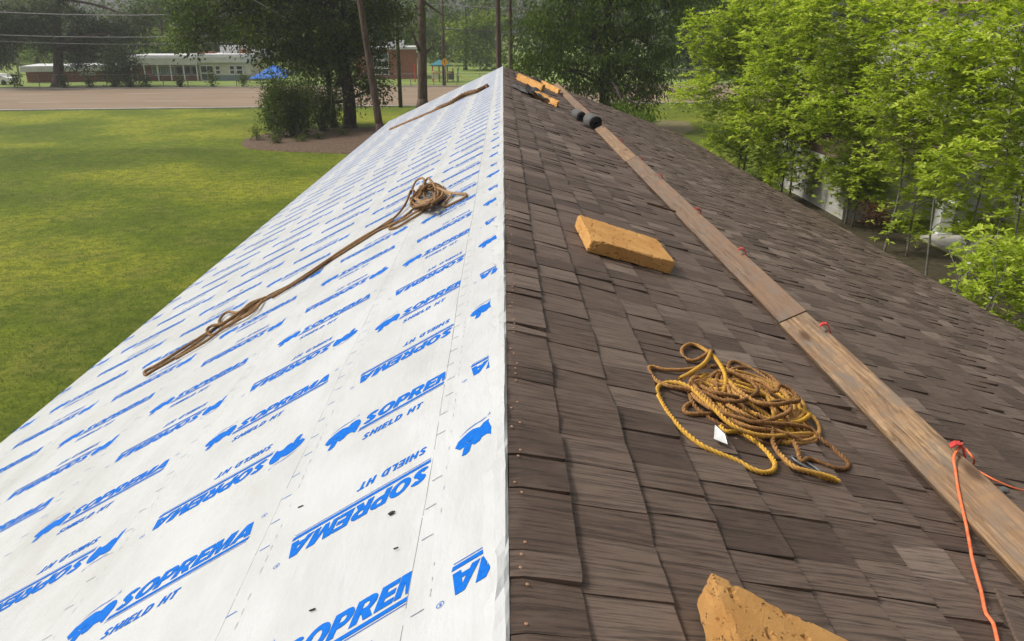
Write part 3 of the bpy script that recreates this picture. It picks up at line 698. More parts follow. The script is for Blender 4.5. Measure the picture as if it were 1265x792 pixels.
c = LP(*zk(395, 290), .05); MB().tube([c, c+np.array([.03, .15, .06])], [.03, .025], 8).build('hook_sleeve', M_GALV, brope)

# far rope lying on the membrane near the gable
fr = thing('brown_webbing', LP(560, 125), 'dark brown strap and rope lying down the far end of the membrane', 'strap')
V, F, T = rope_geo([LP(482, 160, .02), LP(515, 146, .02), LP(545, 133, .02), LP(575, 119, .02), LP(603, 107, .02)], .05, .3, .06, 5); add('strap', V, F, M_ROPE2, fr, tint=T, smooth=True)
V, F, T = rope_geo([LP(540, 134, .04), LP(558, 126, .06), LP(575, 116, .09), LP(590, 112, .06), LP(602, 106, .03)], .06, .3, .06, 5); add('bundle', V, F, M_ROPE2, fr, tint=T-.2, smooth=True)

# planks held level on red brackets
PU, PW, PT, TAU = 2.065, .20, .038, math.radians(26)
xu = PU/SR; zu = RZ - xu*TR + .042
AX, NX = np.array([math.cos(TAU), 0, math.sin(TAU)]), np.array([-math.sin(TAU), 0, math.cos(TAU)])
def plank(y0, y1, m, lab, dz=0., dx=0.):
    V = []; F = []; ys = np.linspace(y0, y1, max(3, int((y1-y0)/.25)))
    r_ = np.random.default_rng(int(abs(y0*10)))
    prof = [(0, -PT), (0, -.005), (.005, 0), (PW/2, .0), (PW-.005, 0), (PW, -.005), (PW, -PT), (PW/2, -PT)]
    for y in ys:
        a, b_ = r_.normal()*.0012, r_.normal()*.0012
        V += [np.array([xu+dx, y, zu+dz]) + AX*(px_+a) + NX*(pz+b_+.0015*math.sin(y*1.3)) for px_, pz in prof]
    k = len(prof)
    for i in range(len(ys)-1):
        for j in range(k): F.append([i*k+j, i*k+(j+1) % k, (i+1)*k+(j+1) % k, (i+1)*k+j][::-1])
    F.append(list(range(k))); F.append(list(range((len(ys)-1)*k, len(ys)*k))[::-1])
    return tag(add('plank', V, F, m), lab, 'plank', 'walk planks on the shake slope')
plank(-2.2, 5.03, M_PLANK, 'nearest yellowish plank with knots, orange cord lying over it')
plank(5.05, 12.25, M_PLANK2, 'weathered reddish plank butted against the far end of the nearest plank', dz=.004, dx=.004)
plank(12.27, 17.4, M_PLANK, 'short plank in front of the black roll', dz=-.002, dx=-.006)
plank(17.42, 24.3, M_PLANK2, 'plank just beyond the black roll', dz=.003)
plank(24.32, 31.2, M_PLANK, 'farthest plank, its end at the gable edge', dz=.0)
xo, zo = xu+PW*math.cos(TAU), zu+PW*math.sin(TAU)
def bracket(y, lab):
    t = thing('roof_bracket', (xo, y, RZ-xo*TR), lab, 'bracket', 'red roof brackets under the planks')
    q = lambda a, n_: np.array([xu, y, zu]) + AX*a + NX*n_
    MB().strip([R(y, PU+.03, .026), R(y, PU+.2, .026), R(y, PU+.34, .026)], (0, 1, 0), .034, .004).build('roof_strap', M_RED, t)
    MB().strip([q(.03, -PT-.006), q(PW+.006, -PT-.006), q(PW+.012, -PT+.006), q(PW+.014, .0), q(PW+.016, .030), q(PW+.010, .052), q(PW-.010, .064), q(PW-.036, .058)], (.3, 1, 0), .038, .007).build('hook', M_RED, t)
    MB().strip([q(PW+.002, -PT-.010), R(y, (xo+.03)*SR, .026)], (0, 1, 0), .03, .004).build('leg', M_RED, t)
BY = (3.1, 4.66, 6.52, 8.16, 10.26, 11.8, 13.96, 17.4, 18.98, 20.96, 22.78)
BL = ['nearest red bracket, orange cord tied to it', 'red bracket just before the butt joint of the near planks', 'red bracket second beyond the near butt joint', 'red bracket beside the rusty bar', 'red bracket at the far end of the weathered plank', 'red bracket just past the second butt joint', 'red bracket next in front of the black roll', 'small red bracket level with the black roll', 'first red bracket beyond the black roll', 'second red bracket beyond the black roll', 'third red bracket beyond the black roll']
for y, lb in zip(BY, BL): bracket(y, lb)

# orange cord
def cord(pts, name, lab, rad=.0065):
    return tag(MB().tube(resample(pts, .02), rad, 7).build(name, M_CORD, None, True), lab, 'cord')
zb = lambda x, y: (980+x/3.144, 540+y/3.144)
hook = np.array([xo+.02, BY[0], zo+.02])
pl = lambda x, y, h=.008: (lambda d: CAM + d*(np.dot(np.array([xu, 0, zu])+NX*h-CAM, NX)/np.dot(d, NX)))(ray(*zb(x, y)))
pts = [hook+np.array([-.01, .02, .02]), pl(624, 75, .03), pl(630, 130), pl(640, 200), pl(655, 270), pl(672, 345), pl(677, 372, .010), RP(*zb(681, 392), .075), RP(*zb(686, 418), .06), RP(*zb(690, 442), .045), RP(*zb(694, 468), .032), RP(*zb(710, 530), .027), RP(*zb(730, 600), .027), RP(*zb(748, 683), .027), RP(*zb(775, 720), .026), RP(*zb(788, 768), .026), RP(*zb(798, 815), .026), RP(*zb(806, 880), .026)]
cord(pts, 'orange_cord', 'orange cord hanging from the nearest red bracket over the plank')
cord([hook+np.array([0, 0, .0]), hook+np.array([.03, -.03, -.04]), RP(*zb(700, 118), .03), RP(*zb(780, 165), .027), RP(*zb(850, 195), .027), RP(*zb(905, 210), .027), RP(*zb(1000, 235), .027)], 'loose_orange_cord', 'orange cord tail running off right from the nearest red bracket', .005)

# foam blocks
def foam(name, lab, topc, h, parent=None, rough=.006, seed=1, group='orange foam pads on the shakes', fn=R, chip=(), fine=False):
    """topc: four (u, v) corners of the upper face, around"""
    r_ = np.random.default_rng(seed); bm = bmesh.new()
    bot = [fn(u, v, .017) for u, v in topc]; top = [fn(u, v, h) for u, v in topc]
    vs = [bm.verts.new(p) for p in bot+top]
    for f in ([3, 2, 1, 0], [4, 5, 6, 7], [0, 1, 5, 4], [1, 2, 6, 5], [2, 3, 7, 6], [3, 0, 4, 7]): bm.faces.new([vs[i] for i in f])
    bmesh.ops.bevel(bm, geom=bm.edges[:], offset=.004, segments=1, affect='EDGES')
    bmesh.ops.subdivide_edges(bm, edges=bm.edges[:], cuts=5, use_grid_fill=True)
    bmesh.ops.subdivide_edges(bm, edges=[e for e in bm.edges if e.calc_length() > .025], cuts=2, use_grid_fill=True)
    if fine: bmesh.ops.subdivide_edges(bm, edges=[e for e in bm.edges if e.calc_length() > .012], cuts=2, use_grid_fill=True)
    bm.normal_update(); V = np.array([v.co[:] for v in bm.verts]); Nn = np.array([v.normal[:] for v in bm.verts])
    d = np.zeros(len(V))
    for f_, a in ((14, .5), (31, .35), (64, .3)):
        ph = r_.uniform(0, 6, 3); dirs = r_.normal(size=(5, 3)); dirs = nrm(dirs)*f_
        for dd in dirs: d += a*np.sin(V@dd+r_.uniform(0, 6))/2.2
    pit = np.zeros(len(V))
    for _ in range(170 if fine else 70):
        c_ = V[r_.integers(len(V))]; rr = r_.uniform(.006, .014 if fine else .028); q = np.linalg.norm((V-c_)*np.array([1, .6, 1]), axis=1); pit -= np.clip(1-q/rr, 0, 1)*r_.uniform(.006, .018)
    for (cu_, cv_, rr, dep) in chip:
        q = np.linalg.norm(V-fn(cu_, cv_, h), axis=1); pit -= np.clip(1-q/rr, 0, 1)*dep
    fn_ = [NR, np.array(top[1])-top[0], np.array(top[2])-top[1], np.array(top[3])-top[2], np.array(top[0])-top[3]]
    ax_ = [nrm(NR)]+[nrm(np.cross(f_, NR)) for f_ in fn_[1:]]
    edge = 1-np.max(np.abs(np.stack([Nn@a_ for a_ in ax_])), axis=0); rag = np.zeros(len(V))
    for f_ in (45, 90, 170):
        for dd in nrm(r_.normal(size=(4, 3)))*f_: rag += np.sin(V@dd+r_.uniform(0, 6))
    pit -= (edge > .04)*np.clip(rag*.0011+.0008, 0, .008)
    V2 = V + Nn*(d*rough+pit)[:, None]
    F = [[v.index for v in f.verts] for f in bm.faces]; bm.free()
    o = add(name, V2, F, M_FOAM, parent, smooth=False)
    if parent is None: tag(o, lab, 'foam pad', group)
    return o
foam('foam_pad', 'orange foam pad lying alone mid slope between ridge and plank', [(5.20, .61), (5.44, 1.31), (6.12, 1.30), (5.93, .585)], .115, rough=.0016, seed=3, chip=((5.21, .62, .07, .03),), fine=True)
foam('foam_pad', 'nearest orange foam pad, cut off by the bottom of the photo', [(.95, .49), (.88, 1.30), (1.40, 1.24), (1.63, .525)], .122, rough=.0014, seed=5, chip=((1.5, .9, .02, .008), (1.35, .8, .03, .012)), fine=True)
foam('foam_pad', 'orange foam strip nearest the ridge at the far gable end', [(25.0, .42), (23.9, 1.20), (24.5, 1.32), (25.7, .48)], .20, rough=.008, seed=7)
foam('foam_pad', 'orange foam strip farthest away beside the plank end', [(27.6, 1.35), (25.9, 1.87), (26.6, 2.0), (28.2, 1.45)], .17, rough=.008, seed=8)
foam('foam_pad', 'dark edged orange foam strip with black scraps on it', [(20.1, .80), (19.2, 1.36), (19.9, 1.46), (20.7, .88)], .15, rough=.008, seed=9)
# black felt scraps
def scrap(lab, pts, h, m, seed):
    r_ = np.random.default_rng(seed); nu_ = 7; a, b_, c_, d_ = [np.array(p) for p in pts]; V = []; F = []
    for lay in (0, 1):
        for i in range(nu_):
            for j in range(nu_):
                s, t = i/(nu_-1), j/(nu_-1); p = (a*(1-s)+b_*s)*(1-t)+(d_*(1-s)+c_*s)*t
                hh = h*(.35+.5*abs(math.sin(s*4+seed)*math.cos(t*3+seed*2))) + .028
                V.append(R(p[0]+.06*math.sin(9*t+seed), p[1]+.02*math.sin(7*s), hh-lay*.006))
    n2 = nu_*nu_
    for i in range(nu_-1):
        for j in range(nu_-1):
            q = [i*nu_+j, (i+1)*nu_+j, (i+1)*nu_+j+1, i*nu_+j+1]; F.append(q); F.append([x+n2 for x in q[::-1]])
    rim = [j for j in range(nu_)]+[i*nu_+nu_-1 for i in range(1, nu_)]+[(nu_-1)*nu_+j for j in range(nu_-2, -1, -1)]+[i*nu_ for i in range(nu_-2, 0, -1)]
    for x in range(len(rim)): F.append([rim[x], rim[(x+1) % len(rim)], rim[(x+1) % len(rim)]+n2, rim[x]+n2])
    return tag(add('felt_scrap', V, F, m), lab, 'felt scrap', 'felt scraps at the far gable end')
scrap('grey felt scrap nearest the ridge at the far end', [(20.2, .22), (19.6, .62), (21.0, .72), (21.6, .30)], .06, M_GFELT, 1)
scrap('crumpled black felt scrap between the grey scrap and the foam strip', [(19.6, .52), (19.2, .85), (21.4, 1.05), (22.0, .66)], .20, M_BLACK, 2)
scrap('black felt scrap lying over the dark edged foam strip', [(19.7, .85), (19.5, 1.15), (20.3, 1.25), (20.6, .95)], .16, M_BLACK, 4)
scrap('black felt scrap between the two far foam strips', [(28.3, 1.05), (27.2, 1.35), (28.4, 1.5), (29.5, 1.2)], .18, M_BLACK, 5)
# rolls
def roll(lab, c, ax, r0, ln):
    t = thing('felt_roll', c, lab, 'felt roll', 'black felt rolls against the plank'); ax = nrm(np.array(ax, float)); c = np.array(c)
    e = nrm(np.cross(ax, (0, 0, 1))); f_ = np.cross(e, ax); turns = 4.5; ang = np.linspace(0, turns*2*math.pi, 110); rr = .03+(r0-.03)*ang/ang[-1]
    V = []; F = []
    for k_, s in ((0, -.5), (1, .5)):
        for a, q in zip(ang, rr): V.append(c+ax*ln*s*(1+.02*math.sin(a))+(e*math.cos(a)+f_*math.sin(a))*q*(1+.03*math.sin(2*a)))
    n_ = len(ang)
    for i in range(n_-1): F.append([i, i+1, n_+i+1, n_+i])
    o = add('spiral_wrap', V, F, M_BLACK, t, smooth=True); md = o.modifiers.new('solid', 'SOLIDIFY'); md.thickness = .011
    V2 = []; 
    for s in (-.46, .47):
        for a in np.linspace(.3, 2*math.pi*.86, 24): V2.append(c+ax*ln*s+(e*math.cos(a)+f_*math.sin(a))*(r0+.012))
    o = add('outer_sheet', V2, [[i, i+1, 25+i, 24+i] for i in range(23)], M_GFELT, t, smooth=True); md = o.modifiers.new('solid', 'SOLIDIFY'); md.thickness = .008
roll('larger black felt roll leaning on the plank', R(16.9, 1.99, .155), (-.16, 1, .05), .125, .55)
roll('smaller black felt roll behind the larger roll', R(17.9, 1.78, .115), (-.2, 1, .05), .085, .5)
# rusty bar, broken shingle, pebble, flakes
tag(MB().tube([R(8.5, 1.70, .045), R(8.53, 1.9, .05), R(8.58, 2.06, .055)], [.013, .012, .01], 6).build('rusty_bar', M_RUST), 'short dark rusty bar poking out beside the plank', 'bar')
q = [R(2.19, 1.83, .045), R(1.85, 1.70, .030), R(1.80, 1.90, .027), R(2.02, 2.04, .03)]
bs = MB().hexa([p-NR*.012 for p in q], q); ob = add('loose_shingle', bs.V, bs.F, M_SH, tint=np.full(8, .62), uv=np.array(bs.V)[:, :2]); tag(ob, 'loose grey shake corner lying at the bottom right below the plank', 'shingle')
bm = bmesh.new(); bmesh.ops.create_icosphere(bm, subdivisions=2, radius=.022)
for v_ in bm.verts: v_.co *= 1+.25*math.sin(v_.co.x*150+v_.co.y*90)
pe = add('grey_lump', np.array([v_.co[:] for v_ in bm.verts])*np.array([1.2, .9, .7])+R(3.22, 2.60, .035), [[v_.index for v_ in f.verts] for f in bm.faces], M_GFELT); bm.free(); tag(pe, 'small grey lump on the shakes below the orange cord tail', 'lump')
for (px, py, s, lab) in ((484, 634, .016, 'black flake on the membrane beneath the turned lettering'), (386, 754, .014, 'elongated dark flake low on the membrane'), (489, 678, .012, 'thin dark sliver near the lap of the top sheet'), (372, 626, .013, 'curved dark sliver left of the black flake'), (298, 357+2, .02, 'long dark sliver above the draped brown rope')):
    s *= .72; c = LP(px, py, .0075); pts = [c+np.array([s*math.cos(a)*random.uniform(.3, 1.1), s*.8*math.sin(a)*random.uniform(.25, 1.1), -TL*0]) for a in np.linspace(0, 6.28, 7)[:-1]]
    if 'sliver' in lab or 'elong' in lab: pts = [c+(p-c)@np.diag([1.3, .28, 1]) for p in pts]
    pts = [np.array([p[0], p[1], RZ+p[0]*TL+.008]) for p in pts]
    m_ = MB(); m_.poly(pts+[p+NL*.004 for p in pts], [[0, 1, 2, 3, 4, 5][::-1], [6, 7, 8, 9, 10, 11]]+[[i, (i+1) % 6, (i+1) % 6+6, i+6] for i in range(6)])
    tag(m_.build('dark_flake', M_BLACK), lab, 'flake')

# ================================================================== TREES
def leaf_geo(P, D, Ln, Wd, droop=.15, tint=None, fine=False, Nn=None):
    """many leaves at once: base points, directions, lengths, widths"""
    n = len(P); D = nrm(D); up_ = rng.normal(size=(n, 3))*.5+np.array([0, 0, 1.]) if Nn is None else Nn
    S = nrm(np.cross(D, up_)); U = np.cross(S, D); Ln = np.asarray(Ln)[:, None]; Wd = np.asarray(Wd)[:, None]
    if fine:
        c = P+D*Ln*.5-U*Wd*.18; l = P+D*Ln*.48+S*Wd*.5; r_ = P+D*Ln*.48-S*Wd*.5; tip = P+D*Ln-U*Ln*droop
        V = np.stack([P, l, tip, r_, c], 1).reshape(-1, 3); I = np.arange(n)[:, None]*5
        F = np.concatenate([I+np.array(q) for q in ([0, 4, 1], [1, 4, 2], [2, 4, 3], [3, 4, 0])]); k = 5
    else:
        l = P+D*Ln*.45+S*Wd*.5; r_ = P+D*Ln*.45-S*Wd*.5; tip = P+D*Ln-U*Ln*droop
        V = np.stack([P, l, tip, r_], 1).reshape(-1, 3); F = np.arange(n*4).reshape(-1, 4); k = 4
    return V, F, np.repeat(np.clip(tint, 0, 1), k)
def limb(mb, a, b_, r0, r1, bend=.12, n=6, sides=6):
    a, b_ = np.array(a, float), np.array(b_, float); l = np.linalg.norm(b_-a); t = np.linspace(0, 1, n)[:, None]
    off = rng.normal(size=3)*bend*l; P = a+(b_-a)*t + off*(np.sin(t*math.pi)) + np.array([0, 0, .12*l])*np.sin(t*math.pi)
    mb.tube(P, np.linspace(r0, r1, n), sides); return P
def blob_clusters(blobs, dens, shell=.55):
    C = []; Bi = []
    for i, (c, r_) in enumerate(blobs):
        r_ = np.array(r_); vol = r_.prod()**(2/3); n = max(4, int(dens*vol))
        d = nrm(rng.normal(size=(n, 3))); q = rng.uniform(shell**3, 1, n)**(1/3)*(1+.22*rng.normal(size=n)*.6)
        C.append(np.array(c)+d*q[:, None]*r_); Bi += [i]*n
    return np.concatenate(C), np.array(Bi)
def broadleaf(name, lab, cat, base, trunk, blobs, lm, bm_, dens=6, per=22, leaf=(.25, .13), spread=.5, r0=.3, group=None, droop=.3, twig=.5, hang=0., tintsp=.22, bias=0):
    """trunk: list of world points from the ground up; blobs: crown clumps"""
    t = thing(name, base, lab, cat, group)
    trunk = np.array(trunk, float); mb = MB(); nT = len(trunk)
    mb.tube(resample(trunk, max(.3, np.linalg.norm(trunk[-1]-trunk[0])/14)), np.linspace(r0, r0*.35, len(resample(trunk, max(.3, np.linalg.norm(trunk[-1]-trunk[0])/14)))), 9)
    mb.tube([trunk[0]-np.array([0, 0, .15]), trunk[0]+(trunk[1]-trunk[0])*.12, trunk[0]+(trunk[1]-trunk[0])*.3], [r0*1.55, r0*1.12, r0*.8], 9)
    mb.build('trunk', bm_, t, True)
    C, Bi = blob_clusters(blobs, dens)
    for i, (c, r_) in enumerate(blobs):
        br_ = MB()
        k_ = int(np.argmin(np.linalg.norm(trunk-np.array(c)-np.array([0, 0, -.25*np.linalg.norm(r_)]), axis=1))); a = trunk[max(1, k_) if nT > 2 else k_]
        limb(br_, a, c, r0*.34, r0*.10)
        idx = np.where(Bi == i)[0]
        for j in rng.choice(idx, max(1, int(len(idx)*twig)), replace=False): limb(br_, np.array(c), C[j], r0*.07, r0*.02, .1, 4, 4)
        br_.build('branch', bm_, t, True)
    n = len(C); cc = np.repeat(C, per, 0); m_ = len(cc)
    P = cc+rng.normal(size=(m_, 3))*np.array([1, 1, .6])*spread; D = nrm((P-cc)+rng.normal(size=(m_, 3))*spread*.6+np.array([0, 0, -hang]))
    tn = np.repeat(rng.normal(size=n)*.16, per)+rng.normal(size=m_)*tintsp*.6+.45+bias
    sz = rng.uniform(.65, 1.25, m_)
    V, F, T = leaf_geo(P, D, leaf[0]*sz, leaf[1]*sz, droop, tn); add('crown', V, F, lm, t, tint=T)
    return t
def B(px, py, Y, r, ry=None, dy=0):     # a clump seen at a photo position
    c = W(px, py, Y+dy); D_ = (c-CAM)@fw; rm = r*D_/FPX; return (c, (rm, ry or rm*1.1, rm*.85))

# big oak left of the ridge, two trunks
Y = 57.
ob = [B(250, 38, Y, 30, 2.0), B(285, 12, Y, 44, 2.6), B(318, 40, Y, 30, 2.2, -1), B(345, 5, Y, 50, 3), B(385, 40, Y, 48, 3), B(425, 20, Y, 52, 3), B(445, 65, Y, 36, 2.5, 1), B(398, 80, Y, 34, 2.5), B(365, 72, Y, 26, 2), B(455, 112, Y, 22, 1.8), B(470, 20, Y, 40, 3, 2), B(430, 100, Y, 22, 1.6, 2),
      B(300, -50, Y, 60, 4), B(390, -60, Y, 70, 4), B(460, -60, Y, 60, 4), B(232, 5, Y, 26, 2), B(225, 48, Y, 14, 1.), B(330, 62, Y, 16, 1.2), B(410, 130, Y, 16, 1.2, 3)]
b0 = G(432, 160)
broadleaf('oak_tree', 'big dark oak overhanging the lawn left of the ridge, trunk in mulch', 'tree', b0, [b0, b0+np.array([.1, 0, 2]), b0+np.array([-.2, 0, 5]), b0+np.array([-.8, .2, 8]), b0+np.array([-1.5, 0, 11])], ob, M_LOAK, M_BARKD, dens=17, per=30, leaf=(.26, .13), spread=.46, r0=.50, hang=.15)
b1 = G(413, 158)
broadleaf('oak_tree', 'slimmer dark oak stem just left of the big oak trunk', 'tree', b1, [b1, b1+np.array([-.1, 0, 2]), b1+np.array([-.3, 0, 4.5]), b1+np.array([-1.4, .2, 7])], [B(375, 60, Y+1, 24, 1.8), B(400, 55, Y+1, 26, 1.8)], M_LOAK, M_BARKD, dens=14, per=28, leaf=(.26, .13), spread=.45, r0=.28)
# shrubs in the bed
def shrub(lab, px, py, Y, hpx, wpx, lm=M_LSHRUB, dens=16, per=24, leaf=(.16, .08), spread=.22, cat='shrub', name='shrub', stems=7, group='shrubs in the mulch bed', bias=0):
    b_ = W(px, py, Y); b_[2] = max(b_[2], .05); D_ = (b_-CAM)@fw; s = D_/FPX; h, w_ = hpx*s, wpx*s
    t = thing(name, b_, lab, cat, group); st = MB(); bl = []
    for k_ in range(stems):
        a = rng.uniform(0, 6.28); q = rng.uniform(.2, .9); e = b_+np.array([math.cos(a)*w_*.5*q, math.sin(a)*w_*.4*q, h*rng.uniform(.45, .92)])
        limb(st, b_+np.array([math.cos(a)*.1, math.sin(a)*.1, -.1]), e, .03*h**.5, .012, .1, 5, 5); bl.append((e-np.array([0, 0, h*.12]), (w_*.22, w_*.22, h*.24)))
        if k_ % 2: bl.append((b_+(e-b_)*np.array([.9, .9, 0])+np.array([0, 0, h*.22]), (w_*.2, w_*.2, h*.2)))
    st.build('stems', M_BARKG, t, True)
    C, Bi = blob_clusters(bl, dens*3, .3); cc = np.repeat(C, per, 0); m_ = len(cc); P = cc+rng.normal(size=(m_, 3))*spread; D = nrm(P-cc+rng.normal(size=(m_, 3))*spread*.7+np.array([0, 0, .12]))
    P[:, 2] = np.maximum(P[:, 2], .08)
    sz = rng.uniform(.6, 1.3, m_); V, F, T = leaf_geo(P, D, leaf[0]*sz, leaf[1]*sz, .15, np.repeat(rng.normal(size=len(C))*.18, per)+rng.normal(size=m_)*.14+.45+bias); add('foliage', V, F, lm, t, tint=T); return t
shrub('tall dense evergreen shrub at the left of the oak bed', 362, 168, 51.5, 78, 60, dens=13, per=34, stems=12)
shrub('dark rounded shrub between the tall shrub and the oak trunk', 398, 160, 54, 55, 40, stems=9)
shrub('bushy shrub at the left front of the tall shrub', 342, 152, 54, 40, 30, stems=7)
shrub('sparse grey green sapling at the left edge of the mulch bed', 318, 175, 50, 22, 14, M_LFAR, 8, 14, (.14, .05), .18, 'sapling', 'sapling', 4)
shrub('low tuft at the front of the mulch bed', 342, 181, 48.5, 12, 9, M_LSHRUB, 12, 14, (.12, .06), .12, 'plant', 'bed_plant', 4)
shrub('low tuft right of centre at the front of the bed', 372, 179, 49, 10, 12, M_LFAR, 10, 12, (.12, .05), .12, 'plant', 'bed_plant', 4)
shrub('small green tuft before the oak trunk', 393, 176, 50, 10, 10, M_LSHRUB, 10, 12, (.12, .05), .12, 'plant', 'bed_plant', 4)
shrub('low green tuft beside the membrane edge', 425, 172, 52, 9, 12, M_LFAR, 10, 12, (.12, .05), .12, 'plant', 'bed_plant', 4)

# bare pine stems crossing the view
def pine_stem(lab, px0, py0, px1, py1, Y, rpx, extra=(), lm=M_LPINE, bark=M_BARK, name='pine_tree'):
    a = W(px0, py0, Y); a[2] = 0; b_ = W(px1, py1, Y); d = b_-a; top = a+d*1.9 if b_[2] < 14 else a+d*1.3
    D_ = (a-CAM)@fw; r0 = rpx*D_/FPX
    bl = [(top+np.array([rng.normal()*1.5, rng.normal()*1.5, -k_*1.1]), (1.8, 1.8, 1.0)) for k_ in range(5)]+list(extra)
    return broadleaf(name, lab, 'tree', a, [a, a+d*.5, b_, top], bl, lm, bark, dens=9, per=26, leaf=(.30, .06), spread=.4, r0=r0, droop=.1, twig=.3)
pine_stem('leaning brown pine stem right of the oak', 470, 157, 444, 0, 52.5, 5.0)
pine_stem('straight pine stem rising behind the membrane slope', 522, 135, 521, 0, 72, 6.5, [B(505, 25, 72, 22, 1.5), B(535, 55, 73, 16, 1.2), B(548, 20, 72, 18, 1.2)], M_LOAK)
pine_stem('left of two slim stems just behind the gable peak', 617, 100, 615, 0, 66, 4.0, [B(590, 18, 66, 16, 1.2)], M_LOAK)
pine_stem('right of two slim stems just behind the gable peak', 632, 100, 630, 0, 62, 3.2, [B(650, 15, 64, 18, 1.3)], M_LOAK)

# feathery dark tree behind the gable
Y = 56.
eb = [B(672, 42, Y, 40, 2.5), B(700, 20, Y, 46, 3), B(735, 62, Y, 48, 3), B(690, 88, Y, 36, 2.4), B(770, 88, Y, 44, 2.6), B(800, 55, Y, 34, 2.4), B(812, 98, Y, 26, 2), B(745, 112, Y, 34, 2.2), B(655, 80, Y, 22, 1.8), B(790, 122, Y, 20, 1.5), B(760, 10, Y, 44, 3), B(820, 10, Y, 40, 3), B(868, 0, Y, 36, 3), B(720, -50, Y, 60, 4), B(800, -50, Y, 60, 4), B(772, 140, Y-6, 12, 1), B(800, 138, Y-5, 12, 1.)]
e0 = G(747, 150); e0 = W(747, 150, Y); e0[2] = 0
broadleaf('elm_tree', 'feathery dark green tree behind the gable, right of the peak', 'tree', e0, [e0, W(747, 110, Y), W(750, 60, Y), W(752, 0, Y), W(756, -60, Y)], eb, M_LELM, M_BARKD, dens=12, per=30, leaf=(.32, .10), spread=.42, r0=.42, hang=.45, droop=.35)
shrub('small dark bush poking up behind the shake eave', 795, 163, 44, 20, 26, M_LELM, 12, 22, (.2, .08), .25, 'bush', 'bush', 5, 'bushes behind the eave')
shrub('low bush beside the pale bare patch', 765, 150, 46, 18, 24, M_LELM, 12, 22, (.2, .08), .25, 'bush', 'bush', 5, 'bushes behind the eave')

# sweetbay magnolias right
def magnolia(lab, px, Y, crown, rpx=2.2, dens=30, stems=3, flowers=0, leafl=.19, top=None, bias=0):
    """crown: (px, py, radius px) clumps"""
    b_ = W(px, 240, Y); b_[2] = 0
    t = thing('magnolia_tree', b_, lab, 'tree', 'sweetbay trees beside the shake eave'); st = MB(); bl = [B(x, y, Y, r_, None, rng.uniform(-1, 1)*.8) for x, y, r_ in crown]
    D_ = (b_-CAM)@fw; r0 = rpx*D_/FPX; tops = []
    zt = max(c[2] for c, _ in bl)+.5
    trs = []
    for s in range(stems):
        a = rng.uniform(0, 6.28); f_ = b_+np.array([math.cos(a)*.35, math.sin(a)*.5, 0]); e = b_+np.array([math.cos(a)*.9, math.sin(a)*1.1, zt*rng.uniform(.85, 1)])
        pts = [f_-np.array([0, 0, .1]), f_+(e-f_)*.3+rng.normal(size=3)*.12, f_+(e-f_)*.65+rng.normal(size=3)*.18, e]
        P = resample(pts, .3); st.tube(P, np.linspace(r0*rng.uniform(.7, 1), r0*.2, len(P)), 7); trs.append(P)
    st.build('trunk', M_BARKG, t, True); TP = np.concatenate(trs)
    C, Bi = blob_clusters(bl, dens, .25)
    for i, (c, r_) in enumerate(bl):
        br_ = MB(); low = TP[TP[:, 2] < c[2]-.1] if (TP[:, 2] < c[2]-.1).any() else TP
        a = low[np.argmin(np.linalg.norm(low-np.array(c), axis=1))]; limb(br_, a, c, r0*.38, r0*.16, .1, 6, 5); idx = np.where(Bi == i)[0]
        for j in idx[::2]: limb(br_, np.array(c), C[j], r0*.12, .006, .1, 4, 4)
        br_.build('branch', M_BARKG, t, True)
    n = len(C); k_ = 6; sub = np.repeat(C, k_, 0)+rng.normal(size=(n*k_, 3))*.22; per = 8; m_ = len(sub)*per
    base = np.repeat(sub, per, 0); ctr = np.repeat(np.array([bl[i][0] for i in np.repeat(Bi, k_)]), per, 0)
    out = nrm(base-ctr); az = rng.uniform(0, 2*math.pi, m_); el = rng.uniform(-.25, .75, m_)
    D = nrm(np.stack([np.cos(az)*np.cos(el), np.sin(az)*np.cos(el), np.sin(el)], 1)+out*.25)
    sz = rng.uniform(.6, 1.15, m_); tn = np.repeat(rng.normal(size=len(sub))*.17, per)+rng.normal(size=m_)*.15+.70+bias
    Nn = np.array([0, 0, 1.])+rng.normal(size=(m_, 3))*.25
    V, F, T = leaf_geo(base+D*.012, D, leafl*sz, leafl*.42*sz, .16, tn, True, Nn); add('crown', V, F, M_LMAG, t, tint=T)
    for _ in range(flowers):
        c = sub[rng.integers(len(sub))]+np.array([0, 0, .06]); P = np.repeat(c[None], 8, 0); az = np.linspace(0, 6.28, 8, endpoint=False); D = np.stack([np.cos(az)*.6, np.sin(az)*.6, np.full(8, .8)], 1)
        V, F, T = leaf_geo(P, D, np.full(8, .06), np.full(8, .035), -.2, np.full(8, .5), True); add('flower', V, F, M_WHITE, t)
    return t
